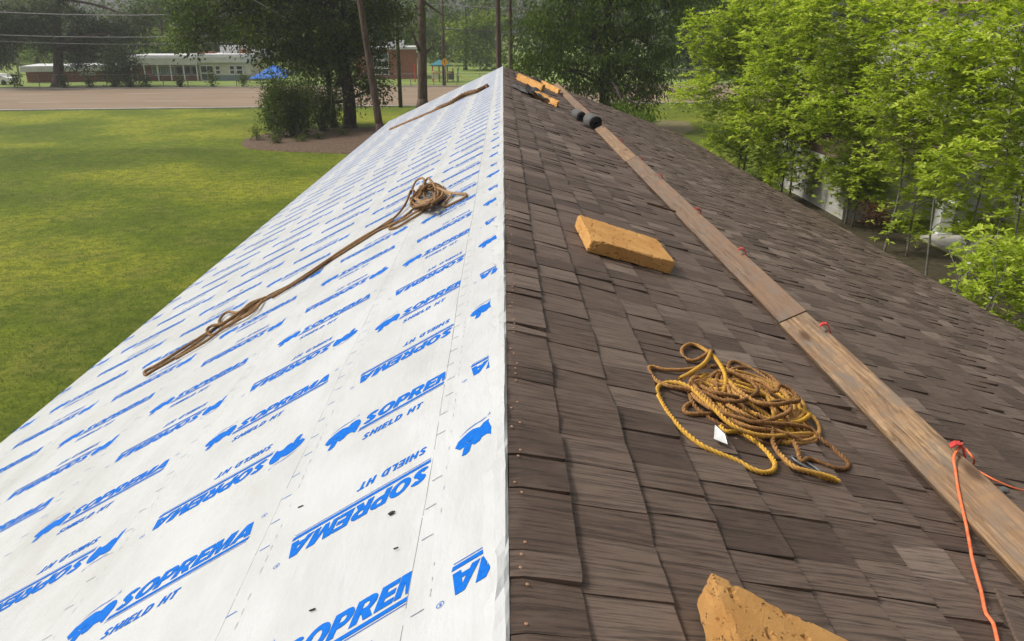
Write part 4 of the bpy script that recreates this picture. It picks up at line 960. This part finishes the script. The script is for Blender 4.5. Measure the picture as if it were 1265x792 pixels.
mg = [
 ('sweetbay tree farthest along the eave, at the left of the row', 905, 36, [(900, 45, 30), (925, 25, 34), (890, 85, 22), (920, 80, 34), (950, 60, 36), (885, 130, 22), (915, 130, 30), (945, 120, 32), (905, 165, 24), (940, 165, 26), (930, -10, 34), (960, 15, 36), (888, 175, 20), (915, 195, 20), (945, 205, 20), (870, 105, 18), (872, 60, 16)], 2),
 ('sweetbay tree second from the far end of the row', 975, 31, [(975, 30, 40), (1000, 70, 40), (970, 90, 36), (985, 130, 36), (1010, 140, 34), (965, 170, 28), (1000, 180, 28), (1000, -20, 45), (975, 205, 20), (955, 222, 16), (995, 225, 16), (1015, 210, 22), (1025, 105, 36), (950, 100, 34)], 2),
 ('sweetbay tree with slim stems before the white wall', 1045, 27, [(1040, 20, 44), (1060, 60, 44), (1035, 95, 42), (1065, 120, 42), (1040, 150, 38), (1075, 165, 34), (1050, 190, 30), (1085, 200, 28), (1060, 235, 22), (1095, 240, 20), (1060, -40, 50), (1030, 215, 24), (1080, 222, 26), (1090, 90, 40)], 2),
 ('sweetbay tree rising beside the porch column', 1120, 23, [(1110, 30, 50), (1140, 70, 50), (1105, 105, 46), (1140, 130, 46), (1115, 165, 40), (1155, 180, 38), (1120, 210, 30), (1160, 225, 30), (1130, -30, 55), (1110, 265, 20), (1150, 250, 26), (1085, 140, 34), (1175, 150, 40), (1130, 285, 14)], 4),
 ('tall grey stemmed sweetbay tree before the white house', 1185, 20, [(1180, 30, 55), (1215, 60, 50), (1180, 110, 46), (1215, 140, 44), (1235, 100, 44), (1195, 185, 40), (1235, 200, 36), (1190, 240, 28), (1220, 265, 28), (1200, -40, 60), (1200, 300, 20), (1165, 215, 30), (1160, 60, 44), (1175, 275, 22), (1240, 300, 26)], 4),
 ('sweetbay tree at the right edge of the photo', 1255, 18, [(1260, 40, 55), (1280, 110, 50), (1250, 160, 44), (1280, 200, 50), (1255, 240, 40), (1285, 280, 44), (1250, 300, 34), (1270, -30, 60)], 2),
 ('low leafy sweetbay nearest the camera below the eave corner', 1225, 15.5, [(1215, 330, 30), (1245, 320, 34), (1260, 355, 36), (1225, 365, 30), (1255, 395, 30), (1290, 340, 40), (1195, 345, 20)], 4),
]
for q_, (lab, px, Yt, cr, fl) in enumerate(mg):
    if Yt > 16: cr = cr + [(px+random.uniform(-62, 62), random.uniform(-15, 195 if px < 1000 else 235), random.uniform(13, 26)) for _ in range(11)]
    magnolia(lab, px, Yt, cr, flowers=fl, stems=2, dens=40 if Yt > 25 else 34, rpx=1.7, bias=-.02+.012*(30-Yt)/10)
shrub('bright low bush between the eave and the white wall', 965, 215, 31, 26, 40, M_LMAG, 20, 26, (.13, .05), .16, 'bush', 'bush', 7, 'bushes behind the eave')
shrub('reddish brown bed plant by the porch column', 1085, 275, 25, 20, 40, leafmat('red_brown_leaf', (.05, .02, .012), (.10, .045, .02), (.16, .09, .03)), 16, 20, (.12, .05), .12, 'plant', 'bed_plant', 6, 'plants by the porch')

# far pines and others across the road
def conifer(lab, px, py, Y, rpx, top, blobs, lm=M_LPINE, group='pines across the road'):
    b_ = W(px, py, Y); b_[2] = 0; D_ = (b_-CAM)@fw; r0 = rpx*D_/FPX
    return broadleaf('pine_tree', lab, 'tree', b_, [b_, W(px-1, py-50, Y), W(px-3, py-110, Y), W(px-4, top, Y)], [B(x, y, Y, r_, None, rng.uniform(-2, 2)) for x, y, r_ in blobs], lm, M_BARK, dens=7.5, per=52, leaf=(.62, .13), spread=.55, r0=r0, droop=.05, group=group, twig=.35)
conifer('large pine with thick trunk in front of the school', 73, 108, 104, 6.5, -60, [(40, 25, 24), (20, 40, 20), (55, 45, 16), (92, 24, 16), (112, 44, 22), (140, 38, 16), (165, 42, 20), (178, 28, 14), (120, 65, 20), (145, 72, 20), (160, 88, 14), (100, 60, 16), (95, 78, 12), (60, 10, 20), (85, -30, 22), (140, 92, 12), (50, 62, 9), (30, 20, 16)])
conifer('pine at the left edge of the photo', -14, 110, 100, 5, -60, [(0, 20, 18), (8, 50, 16), (-15, 40, 25), (5, 75, 10), (-10, 70, 16), (10, 35, 14)])
def fartree(lab, px, Y, blobs, lm=M_LFAR, bias=0, rp=3, dens=2.2, per=46):
    b_ = W(px, 90, Y); b_[2] = 0; bl = [B(x, y, Y, r_, None, rng.uniform(-3, 3)) for x, y, r_ in blobs]
    return broadleaf('far_tree', lab, 'tree', b_, [b_, b_+np.array([0, 0, 3.]), b_+np.array([.4, 0, 7.]), b_+np.array([.2, 0, 11.])], bl, lm, M_BARKD, dens=dens, per=per, leaf=(.75, .42), spread=1.0, r0=.35, droop=.2, group='trees beyond the school', bias=bias, twig=.2)
fartree('light green tree behind the school roof', 205, 140, [(190, 55, 16), (210, 48, 18), (205, 68, 16), (225, 66, 14), (190, 72, 12)], M_LLIGHT)
fartree('light green tree left of the thick pine', 50, 150, [(45, 55, 14), (60, 62, 14), (38, 70, 12), (62, 48, 9)], M_LLIGHT)
fartree('pale yellow green tree right of the street lamp pole', 575, 150, [(565, 40, 16), (590, 35, 18), (575, 60, 16), (600, 60, 15), (605, 30, 18), (608, 72, 12)], M_LLIGHT)
fartree('broad tree beyond the playground field', 545, 170, [(530, 40, 18), (555, 30, 18), (540, 62, 14)], M_LFAR)
fartree('tall hazy tree at the upper left of the school', 175, 170, [(180, 10, 14), (190, 18, 20), (205, 10, 22), (170, 25, 14), (215, 30, 18)], M_LFAR)
fartree('tall hazy tree behind the pine at the far left', 20, 175, [(15, 15, 16), (35, 22, 16), (5, 35, 18), (55, 28, 12), (25, 50, 18)], M_LFAR)
fartree('tall hazy tree above the school roof', 260, 165, [(240, 15, 22), (265, 25, 22), (285, 40, 20), (255, 45, 20), (300, 20, 22), (235, 55, 14)], M_LFAR)
fartree('dark tree behind the chain fence right of the gable', 850, 125, [(835, 50, 26), (865, 40, 26), (850, 75, 18), (885, 60, 22), (900, 30, 25), (820, 80, 14)], M_LELM)
fartree('dark tree above the chain fence beside the sweetbays', 905, 135, [(890, 20, 30), (920, 50, 26), (875, 85, 14), (905, 80, 16), (940, 30, 30)], M_LELM)
# far wood, one mass
nW = 2600; xs = rng.uniform(-190, 190, nW); C = np.stack([xs, rng.uniform(185, 225, nW), rng.uniform(0, 1, nW)], 1)
hmax = 17+4*np.sin(xs*.11)+3*np.sin(xs*.31+1)+rng.normal(size=nW)
pxs = 621+950*xs/(200*.937); gap = np.exp(-((pxs-130)/40)**2); hmax *= 1-.93*gap
C[:, 2] = 1+C[:, 2]*hmax
per = 34; cc = np.repeat(C, per, 0); P = cc+rng.normal(size=cc.shape)*np.array([1.6, 1.6, 1.1]); D = nrm(P-cc+rng.normal(size=cc.shape)*.6); sz = rng.uniform(.6, 1.3, len(P)); P[:, 2] = np.maximum(P[:, 2], .2)
V, F, T = leaf_geo(P, D, 1.1*sz, .7*sz, .2, np.repeat(rng.normal(size=nW)*.2, per)+rng.normal(size=len(P))*.12+.4); tag(add('far_wood', V, F, M_LFAR, tint=T), 'hazy wood filling the horizon beyond the school', 'wood', kind='stuff')
# grass blades on the near lawn
nG = 220000; gx = -4.3-rng.uniform(0, 1, nG)**1.3*26; gy = 3+rng.uniform(0, 1, nG)**1.2*44
P = np.stack([gx, gy, np.zeros(nG)], 1); D = nrm(np.stack([rng.normal(size=nG)*.5, rng.normal(size=nG)*.5, np.ones(nG)], 1))
patch = .5*np.sin(gx*.55+gy*.23)+.5*np.sin(gy*.41-gx*.2+1)
V, F, T = leaf_geo(P, D, rng.uniform(.03, .075, nG), rng.uniform(.006, .012, nG), .3, .42+.18*patch+rng.normal(size=nG)*.18); tag(add('grass', V, F, M_LGRASS, tint=T), 'short mown grass blades of the lawn', 'grass', kind='stuff')

# ================================================================== ACROSS THE ROAD
def wall_frame(p0, p1):
    p0, p1 = np.array(p0, float), np.array(p1, float); d = nrm(p1-p0); return p0, p1, d, np.array([d[1], -d[0], 0])   # normal towards the camera
def wbox(mb, p0, d, nn, s0, s1, z0, z1, o0, o1):
    q = lambda s, o, z: p0+d*s+nn*o+np.array([0, 0, z]); mb.hexa([q(s0, o1, z0), q(s1, o1, z0), q(s1, o0, z0), q(s0, o0, z0)], [q(s0, o1, z1), q(s1, o1, z1), q(s1, o0, z1), q(s0, o0, z1)])
def flat(P): P = np.array(P); P[2] = 0; return P
def zat(px, py, P):                  # height over a ground point seen at this photo row
    d = ray(px, py); return CAM[2]+d[2]*(P[1]/d[1])
school = thing('school_building', flat(W(200, 104, 116)), 'long low school across the road with pale fascia and cream wing', 'building')
A, Bp, C_, D_p = flat(W(35, 106, 112)), flat(W(165, 105, 116)), flat(W(250, 104, 117)), flat(W(312, 103, 117.5))
# brick left wing
p0, p1, d, nn = wall_frame(A, Bp); ln = np.linalg.norm(p1-p0); zt = zat(100, 88, (A+Bp)/2)
m_ = MB(); wbox(m_, p0, d, nn, 0, ln, 0, zt, -9, 0); m_.build('brick_wall', M_BRICK, school)
m_ = MB(); wbox(m_, p0, d, nn, -.5, ln+.2, zt, zt+.55, -9.5, .6); m_.build('fascia', M_FASCIA, school)
m_ = MB(); wbox(m_, p0, d, nn, -.4, ln+.1, zt+.55, zt+.75, -9.4, .5); m_.build('roof', M_TPO, school)
for s in (ln*.50, ln*.58, ln*.80, ln*.88):
    m_ = MB(); wbox(m_, p0, d, nn, s, s+.9, .9, zt-.2, 0.02, .06); wo = m_.build('window', M_WHITE, school)
    m_ = MB(); wbox(m_, p0, d, nn, s+.08, s+.82, 1.0, zt-.3, .062, .075); m_.build('pane', M_GLASS, wo)
# glazed middle
p0, p1, d, nn = wall_frame(Bp, C_); ln = np.linalg.norm(p1-p0); zt = zat(205, 80, (Bp+C_)/2)
m_ = MB(); wbox(m_, p0, d, nn, .02, ln, 0, zt, -9, 0); m_.build('recessed_wall', M_BRICK, school)
m_ = MB(); wbox(m_, p0, d, nn, .02, ln, zt, zt+1.0, -9, 1.3); m_.build('fascia', M_FASCIA, school)
m_ = MB(); wbox(m_, p0, d, nn, .1, ln+.1, zt+1.0, zt+1.3, -8.9, 1.0); m_.build('roof', M_TPO, school)
for i in range(6):
    s = ln*(.30+.115*i); m_ = MB(); wbox(m_, p0, d, nn, s, s+ln*.10, .7, zt-.15, .02, .06); wo = m_.build('window', M_FASCIA, school)
    m_ = MB(); wbox(m_, p0, d, nn, s+.07, s+ln*.10-.07, .8, zt-.25, .062, .075); m_.build('pane', M_PANEL if i < 3 else M_GLASS, wo)
for s in np.linspace(.3, ln-.3, 6):
    m_ = MB(); wbox(m_, p0, d, nn, s, s+.14, 0, zt, 1.0, 1.14); m_.build('canopy_post', M_WHITE, school)
# cream wing with doors
p0, p1, d, nn = wall_frame(C_, D_p); ln = np.linalg.norm(p1-p0); zt = zat(285, 77, (C_+D_p)/2)
m_ = MB(); wbox(m_, p0, d, nn, .02, ln, 0, zt, -9, .6); m_.build('cream_wall', M_CREAM, school)
m_ = MB(); wbox(m_, p0, d, nn, -.2, ln+.3, zt, zt+.8, -9, 1.1); m_.build('fascia', M_FASCIA, school)
m_ = MB(); wbox(m_, p0, d, nn, -.1, ln+.2, zt+.8, zt+1.1, -9, .9); m_.build('roof', M_TPO, school)
m_ = MB(); wbox(m_, p0, d, nn, ln*.30, ln, 0, .75, .6, .66); m_.build('blue_base_band', M_PANEL, school)
for s0, s1, z0 in ((ln*.03, ln*.28, .0), (ln*.32, ln*.42, .8), (ln*.60, ln*.70, .8), (ln*.73, ln*.86, .8)):
    dr = z0 == 0; m_ = MB(); wbox(m_, p0, d, nn, s0, s1, z0, zt-.35, .66, .72); wo = m_.build('door' if dr else 'window', M_WHITE, school)
    nx_ = 2 if dr else 1
    for a in range(nx_):
        for b_ in range(2):
            w0 = s0+.08+(s1-s0-.08)/nx_*a; w1 = s0+(s1-s0-.08)/nx_*(a+1); h0 = z0+.12+(zt-.5-z0)*.5*b_; h1 = z0+(zt-.5-z0)*.5*(b_+1)
            m_ = MB(); wbox(m_, p0, d, nn, w0, w1, h0, h1, .722, .735); m_.build('pane', M_GLASS, wo)
# roof plant
for i, (px, py0, py1, wpx, m) in enumerate(((233, 62, 70, 12, M_TPO), (262, 60, 68, 16, M_BRICK), (285, 62, 67, 22, M_TPO), (310, 57, 66, 14, M_BRICK), (330, 55, 66, 22, M_TPO), (300, 52, 60, 40, M_TPO), (175, 68, 74, 14, M_TPO), (250, 66, 72, 20, M_TPO), (205, 71, 75, 18, M_TPO))):
    P = flat(W(px, 104, 122+i*.35)); s = 122*.937/FPX; m_ = MB(); z0, z1 = zat(px, py1+5, P), zat(px, py0+4, P); m_.box((P[0], P[1], (z0+z1)/2), (wpx*s, 2.+.1*i, z1-z0)); m_.build('roof_unit', m, school)
# second brick wing
school2 = thing('brick_wing', flat(W(485, 105, 120)), 'brick school wing with tall window wall right of the oak', 'building')
p0, p1, d, nn = wall_frame(flat(W(440, 105, 120)), flat(W(516, 103, 121))); ln = np.linalg.norm(p1-p0); zt = zat(490, 61, (p0+p1)/2)
m_ = MB(); wbox(m_, p0, d, nn, 0, ln, 0, zt, -10, 0); m_.build('brick_wall', M_BRICK, school2)
m_ = MB(); wbox(m_, p0, d, nn, -.3, ln+.3, zt, zt+.35, -10, .4); m_.build('roof', M_TPO, school2)
m_ = MB(); wbox(m_, p0, d, nn, ln*.55, ln*.8, zt+.35, zt+1.2, -6, -2); m_.build('roof_unit', M_TPO, school2)
for col_ in range(2):
    for row in range(3):
        s0 = ln*.30+col_*ln*.125; m_ = MB(); wbox(m_, p0, d, nn, s0, s0+ln*.12, .6+row*(zt-1)/3, .5+(row+1)*(zt-1)/3, .02, .08); wo = m_.build('window', M_WHITE, school2)
        m_ = MB(); wbox(m_, p0, d, nn, s0+.08, s0+ln*.12-.08, .7+row*(zt-1)/3, .4+(row+1)*(zt-1)/3, .082, .095); m_.build('pane', M_PANEL if row == 2 else M_GLASS, wo)
# blue shade canopy
cn = thing('shade_canopy', flat(W(335, 105, 111)), 'bright blue fabric shade canopy on posts by the school', 'canopy')
q = [W(308, 97, 110), W(352, 96, 110), W(362, 90, 116), W(330, 91, 116)]; ap = W(338, 80, 112.5)
m_ = MB(); m_.poly(q+[ap]+[p-np.array([0, 0, .12]) for p in q], [[0, 1, 4], [1, 2, 4], [2, 3, 4], [3, 0, 4], [5, 6, 1, 0], [6, 7, 2, 1], [7, 8, 3, 2], [8, 5, 0, 3]]); m_.build('canvas', M_BLUE, cn)
for p in q: MB().tube([flat(p), p], .06, 6).build('post', M_GALV, cn)
# chain fence along the school
def chain(name, lab, X0, X1, yoff, h, step):
    f = thing(name, (X0, rf(X0)+yoff, 0), lab, 'fence'); yy = lambda x: rf(x)+yoff
    for x in np.arange(X0, X1, step): MB().tube([(x, yy(x), 0), (x, yy(x), h+.08)], .045, 6).build('post', M_GALV, f)
    for z in (h, .12): MB().tube([(X0, yy(X0), z), (X1, yy(X1), z)], .03, 5).build('rail', M_GALV, f)
    m_ = MB()
    for z in np.arange(.3, h, .24): m_.tube([(X0, yy(X0), z), (X1, yy(X1), z)], .006, 3, False)
    s_ = m_.build('mesh_wires', M_GALV, f)
chain('chain_fence', 'grey chain link fence along the far verge before the school', -64, -28, 2.6, 1.6, 3.0)
chain('chain_fence', 'chain link fence in front of the playground', -27, 6, 2.6, 1.5, 3.0)
chain('chain_fence', 'chain link fence across the road right of the gable', 16, 62, 2.4, 1.9, 3.2)
for i, (px, lab) in enumerate(((105, 'verge shrub just right of the thick pine trunk'), (134, 'verge shrub under the pine boughs'), (162, 'first verge shrub before the school windows'), (180, 'second verge shrub before the school windows'), (198, 'verge shrub left of the school doors'), (237, 'verge shrub at the path to the doors'), (275, 'verge shrub before the cream wing'), (311, 'verge shrub at the blue canopy post'), (15, 'verge shrub left of the brick wing end'), (52, 'verge shrub left of the thick pine trunk'))):
    P = flat(W(px, 107, 105.6+.0*i)); P[1] = rf(P[0])+1.9; sc_ = .9+.5*random.random()
    t = thing('verge_shrub', P, lab, 'shrub', 'young shrubs along the fence'); MB().tube([P, P+np.array([0, 0, .6*sc_])], .03, 5).build('stems', M_BARKD, t)
    n_ = 260; Q = P+np.array([0, 0, .75*sc_])+rng.normal(size=(n_, 3))*np.array([.25, .25, .36])*sc_; Q[:, 2] = np.maximum(Q[:, 2], .1)
    V, F, T = leaf_geo(Q, rng.normal(size=(n_, 3)), np.full(n_, .3), np.full(n_, .15), .1, rng.uniform(.2, .7, n_)); add('foliage', V, F, M_LSHRUB, t, tint=T)
# playground
pg = thing('play_structure', flat(W(548, 104, 113)), 'playground set with teal roof, red posts and tan slide', 'playground'); c = flat(W(548, 104, 113)); s = 113*.937/FPX
for px in (513, 535, 543, 553, 560, 566): P = flat(W(px, 104, 113+(px % 3)*.4)); MB().tube([P, P+np.array([0, 0, zat(px, 80 if px < 560 else 84, P)])], .09, 6).build('post', M_RED if px != 566 else M_TEAL, pg)
P0 = flat(W(544, 104, 113)); zr = zat(544, 80, P0); m_ = MB(); q = [P0+np.array([x, y, zr]) for x, y in ((-1.3, -1.3), (1.3, -1.3), (1.3, 1.3), (-1.3, 1.3))]; m_.poly(q+[P0+np.array([0, 0, zr+.7])]+[p-np.array([0, 0, .1]) for p in q], [[0, 1, 4], [1, 2, 4], [2, 3, 4], [3, 0, 4], [8, 7, 6, 5], [5, 6, 1, 0], [6, 7, 2, 1], [7, 8, 3, 2], [8, 5, 0, 3]]); m_.build('canopy_roof', M_TEAL, pg)
m_ = MB(); m_.box(P0+np.array([.3, 0, 1.3]), (2.6, 2., .14)); m_.build('platform', M_YPL, pg)
a, b_ = W(565, 92, 113), flat(W(579, 104, 113))+np.array([0, 0, .3]); m_ = MB(); m_.strip([a, (a+b_)/2+np.array([0, 0, -.12]), b_, b_+np.array([.4, 0, 0])], (0, 1, 0), .6, .08); m_.build('slide', M_YPL, pg)
m_ = MB(); m_.box(flat(W(538, 104, 113))+np.array([0, -.6, 1.0]), (.9, .1, 1.0)); m_.build('panel', M_CREAM, pg)
m_ = MB(); m_.box(flat(W(558, 104, 113))+np.array([0, -.7, .9]), (.8, .1, 1.1)); m_.build('climbing_panel', M_GFELT, pg)
# poles, lamp, signs, wires
def pole(lab, px, py, Y, rpx, h, m=M_POLE):
    P = flat(W(px, py, Y)); r0 = rpx*((P-CAM)@fw)/FPX; t = thing('utility_pole', P, lab, 'utility pole', 'utility poles along the road')
    MB().tube([P-np.array([0, 0, .1]), P+np.array([0, 0, h*.5]), P+np.array([0, 0, h])], [r0, r0*.85, r0*.7], 9).build('pole', m, t, True); m_ = MB(); m_.box(P+np.array([0, -.12, h-.7]), (2.2, .1, .14)); m_.build('crossarm', M_POLE, t); return t, P
pole('mossy utility pole right of the leaning pine stem', 495, 133, 74, 2.6, 12, noisy('mossy_pole_wood', (.05, .05, .025), (.09, .085, .04), 3, .9, .3, .01))
t, P = pole('dark utility pole carrying the street lamp by the playground', 549, 107, 103.5, 2.3, 13)
za = zat(549, 37, P); MB().tube([P+np.array([0, 0, za]), P+np.array([.5, -.2, za+.15])], .04, 6).build('lamp_arm', M_GALV, t); m_ = MB(); m_.tube([P+np.array([.4, -.2, za+.14]), P+np.array([.7, -.2, za+.16]), P+np.array([1.05, -.2, za+.10])], [.1, .17, .06], 8); m_.build('lamp_head', M_GALV, t, True)
pole('leaning pale pole at the far left beyond the pine', 25, 100, 128, 1.2, 11, M_GALV)
sg = thing('warning_sign', flat(W(550, 107, 102.6)), 'yellow diamond warning sign beside the lamp pole', 'sign'); Ps = flat(W(550, 107, 102.9)); zc = zat(550, 77, Ps)
MB().tube([Ps, Ps+np.array([0, 0, zc+.3])], .035, 6).build('post', M_GALV, sg); m_ = MB(); r_ = .52; q = [(0, -r_), (r_, 0), (0, r_), (-r_, 0)]
m_.hexa([(Ps[0]+a, Ps[1]-.04, Ps[2]+zc+b_) for a, b_ in q], [(Ps[0]+a, Ps[1]-.07, Ps[2]+zc+b_) for a, b_ in q]); pn = m_.build('panel', M_YEL, sg)
m_ = MB(); m_.box(Ps+np.array([0, -.078, zc+.08]), (.09, .008, .32)); m_.box(Ps+np.array([0, -.078, zc-.2]), (.09, .008, .09)); m_.build('mark', M_BLACK, pn)
sg = thing('white_sign', flat(W(18, 106, 112)), 'small white sign post left of the brick wing', 'sign'); Ps = flat(W(18, 106, 112)); zc = zat(18, 91, Ps); MB().tube([Ps, Ps+np.array([0, 0, zc+.3])], .03, 6).build('post', M_GALV, sg); m_ = MB(); m_.box(Ps+np.array([0, -.05, zc]), (.35, .03, .6)); m_.build('panel', M_WHITE, sg)
def wire(lab, x0, y0, x1, y1, Y, r_, m=M_WIRE, sag=.4):
    a, b_ = W(x0, y0, Y), W(x1, y1, Y); t = np.linspace(0, 1, 14)[:, None]; P = a+(b_-a)*t-np.array([0, 0, sag])*np.sin(t*math.pi)
    tag(MB().tube(P, r_, 5).build('overhead_wire', m), lab, 'wire', 'overhead wires')
wire('upper pale overhead wire crossing the thick pine', -60, 12, 300, 16, 96, .045, M_WIREG)
wire('lower grey overhead wire crossing the thick pine', -60, 41, 330, 42, 96, .04, M_WIREG)
wire('lowest faint wire before the school roof', -60, 48, 300, 52, 96, .03, M_WIREG)
wire('dark wire from the street lamp to the right', 549, 36, 900, 44, 100, .05)
wire('pale wire above the gable peak', 520, 5, 960, 14, 100, .05, M_WIREG)
wire('upper of the pale wires right of the feathery tree', 700, 30, 1000, 26, 98, .05, M_WIREG)
wire('middle pale wire right of the feathery tree', 690, 40, 1000, 42, 98, .04, M_WIREG)
wire('lower dark wire right of the feathery tree', 690, 47, 1000, 50, 98, .04)
wire('short slanting pale guy wire in the oak', 300, -8, 352, 22, 54, .035, M_WIREG, 0)
MB_ = MB(); ps = flat(W(839, 128, 77)); tag(MB_.tube([ps, W(842, 86, 77)], .05, 6).build('marker_post', M_POLE), 'thin brown post on the near road edge right of the gable', 'post')
# white car at the far left
car = thing('parked_car', flat(W(-2, 108, 108)), 'white car just entering the photo at the far left', 'car'); Pc = flat(W(-2, 108, 108))
prof = [(-2.2, .35), (-2.2, .8), (-1.4, .95), (-.8, 1.4), (.8, 1.42), (1.5, .98), (2.15, .85), (2.2, .35)]
m_ = MB(); m_.poly([Pc+np.array([x, -.85, z]) for x, z in prof]+[Pc+np.array([x, .85, z]) for x, z in prof], [list(range(8)), list(range(15, 7, -1))]+[[i, i+8, (i+1) % 8+8, (i+1) % 8] for i in range(8)]); m_.build('body', M_WHITE, car)
m_ = MB(); m_.poly([Pc+np.array([x, -.856, z]) for x, z in ((-1.15, 1.0), (-.7, 1.33), (.7, 1.34), (1.2, 1.0))], [[0, 1, 2, 3]]); m_.build('side_window', M_GLASS, car)
for x in (-1.35, 1.35):
    for y in (-.8, .8): MB().tube([Pc+np.array([x, y-.1, .33]), Pc+np.array([x, y+.1, .33])], .33, 14).build('wheel', M_BLACK, car, True)

# ================================================================== WHITE NEIGHBOUR HOUSE
nh = thing('neighbour_house', (19, 26, 0), 'white painted house half hidden by the sweetbay trees', 'house')
m_ = MB(); m_.hexa([(12.6, 28, 0), (18.4, 28, 0), (18.4, 36, 0), (12.6, 36, 0)], [(12.6, 28, 1.95), (18.4, 28, 1.95), (18.4, 36, 1.95), (12.6, 36, 1.95)]); m_.build('low_brick_wall', M_WBRICK, nh)
m_ = MB(); m_.box((15.4, 31.9, 2.06), (6.4, 8.6, .2)); m_.build('white_fascia', M_WHITE, nh)
m_ = MB(); m_.hexa([(12.2, 27.6, 2.17), (18.6, 27.6, 2.17), (18.6, 36.2, 2.17), (12.2, 36.2, 2.17)], [(12.3, 31.5, 3.1), (18.5, 31.5, 3.1), (18.5, 32.3, 3.1), (12.3, 32.3, 3.1)]); m_.build('low_roof', M_RSHN, nh)
m_ = MB(); m_.hexa([(18.5, 15, 0), (26, 15, 0), (26, 40, 0), (18.5, 40, 0)], [(18.5, 15, 7.6), (26, 15, 7.6), (26, 40, 7.6), (18.5, 40, 7.6)]); m_.build('wall', M_WBRICK, nh)
m_ = MB(); m_.hexa([(18.0, 14.5, 7.6), (26.5, 14.5, 7.6), (26.5, 40.5, 7.6), (18.0, 40.5, 7.6)], [(22, 17, 9.6), (22.5, 17, 9.6), (22.5, 38, 9.6), (22, 38, 9.6)]); m_.build('roof', M_RSHN, nh)
for y in (17.5, 21, 24.5):
    m_ = MB(); m_.box((18.46, y, 2.2), (.1, 1.1, 1.5)); wo = m_.build('window', M_WHITE, nh); m_ = MB(); m_.box((18.405, y, 2.2), (.02, .9, 1.3)); m_.build('pane', M_GLASS, wo)
m_ = MB(); m_.box((15.0, 25.6, .55), (.42, .42, 1.1)); m_.box((15.0, 25.6, 1.14), (.52, .52, .08)); m_.box((15.0, 25.6, .06), (.54, .54, .12)); m_.build('porch_pillar', M_WHITE, nh)
m_ = MB(); m_.hexa([(14.1, 22.6, .0), (18.4, 22.6, .0), (18.4, 25.2, .0), (14.1, 25.2, .0)], [(14.1, 22.6, .12), (18.4, 22.6, .12), (18.4, 25.2, .12), (14.1, 25.2, .12)]); m_.build('porch_slab', M_CONC, nh)
sheet('leaf_litter', [(7.2, 8), (14.5, 8), (16, 20), (14.0, 22.5), (14, 30), (9, 40), (7.2, 36)], .008, noisy('leaf_litter', (.03, .024, .012), (.075, .06, .03), 5, .95, .8, .04, fine=30))

# ================================================================== HAZE
hz = MB(); hz.box((0, 160, 19), (900, 620, 42)); ho = hz.build('haze', None); tag(ho, kind='stuff'); ho.display_type = 'WIRE'
hm = bpy.data.materials.new('haze'); hm.use_nodes = True; n = hm.node_tree; n.nodes.clear(); o_ = N(n, 'OutputMaterial'); pv = N(n, 'VolumePrincipled'); pv.inputs['Color'].default_value = (.93, .95, .97, 1); pv.inputs['Density'].default_value = .0005; pv.inputs['Anisotropy'].default_value = .2
n.links.new(pv.outputs[0], o_.inputs['Volume']); ho.data.materials.append(hm)
SC.cycles.volume_step_rate = 8; SC.cycles.volume_max_steps = 64; SC.cycles.max_bounces = 8; SC.cycles.transparent_max_bounces = 6; SC.cycles.use_denoising = True
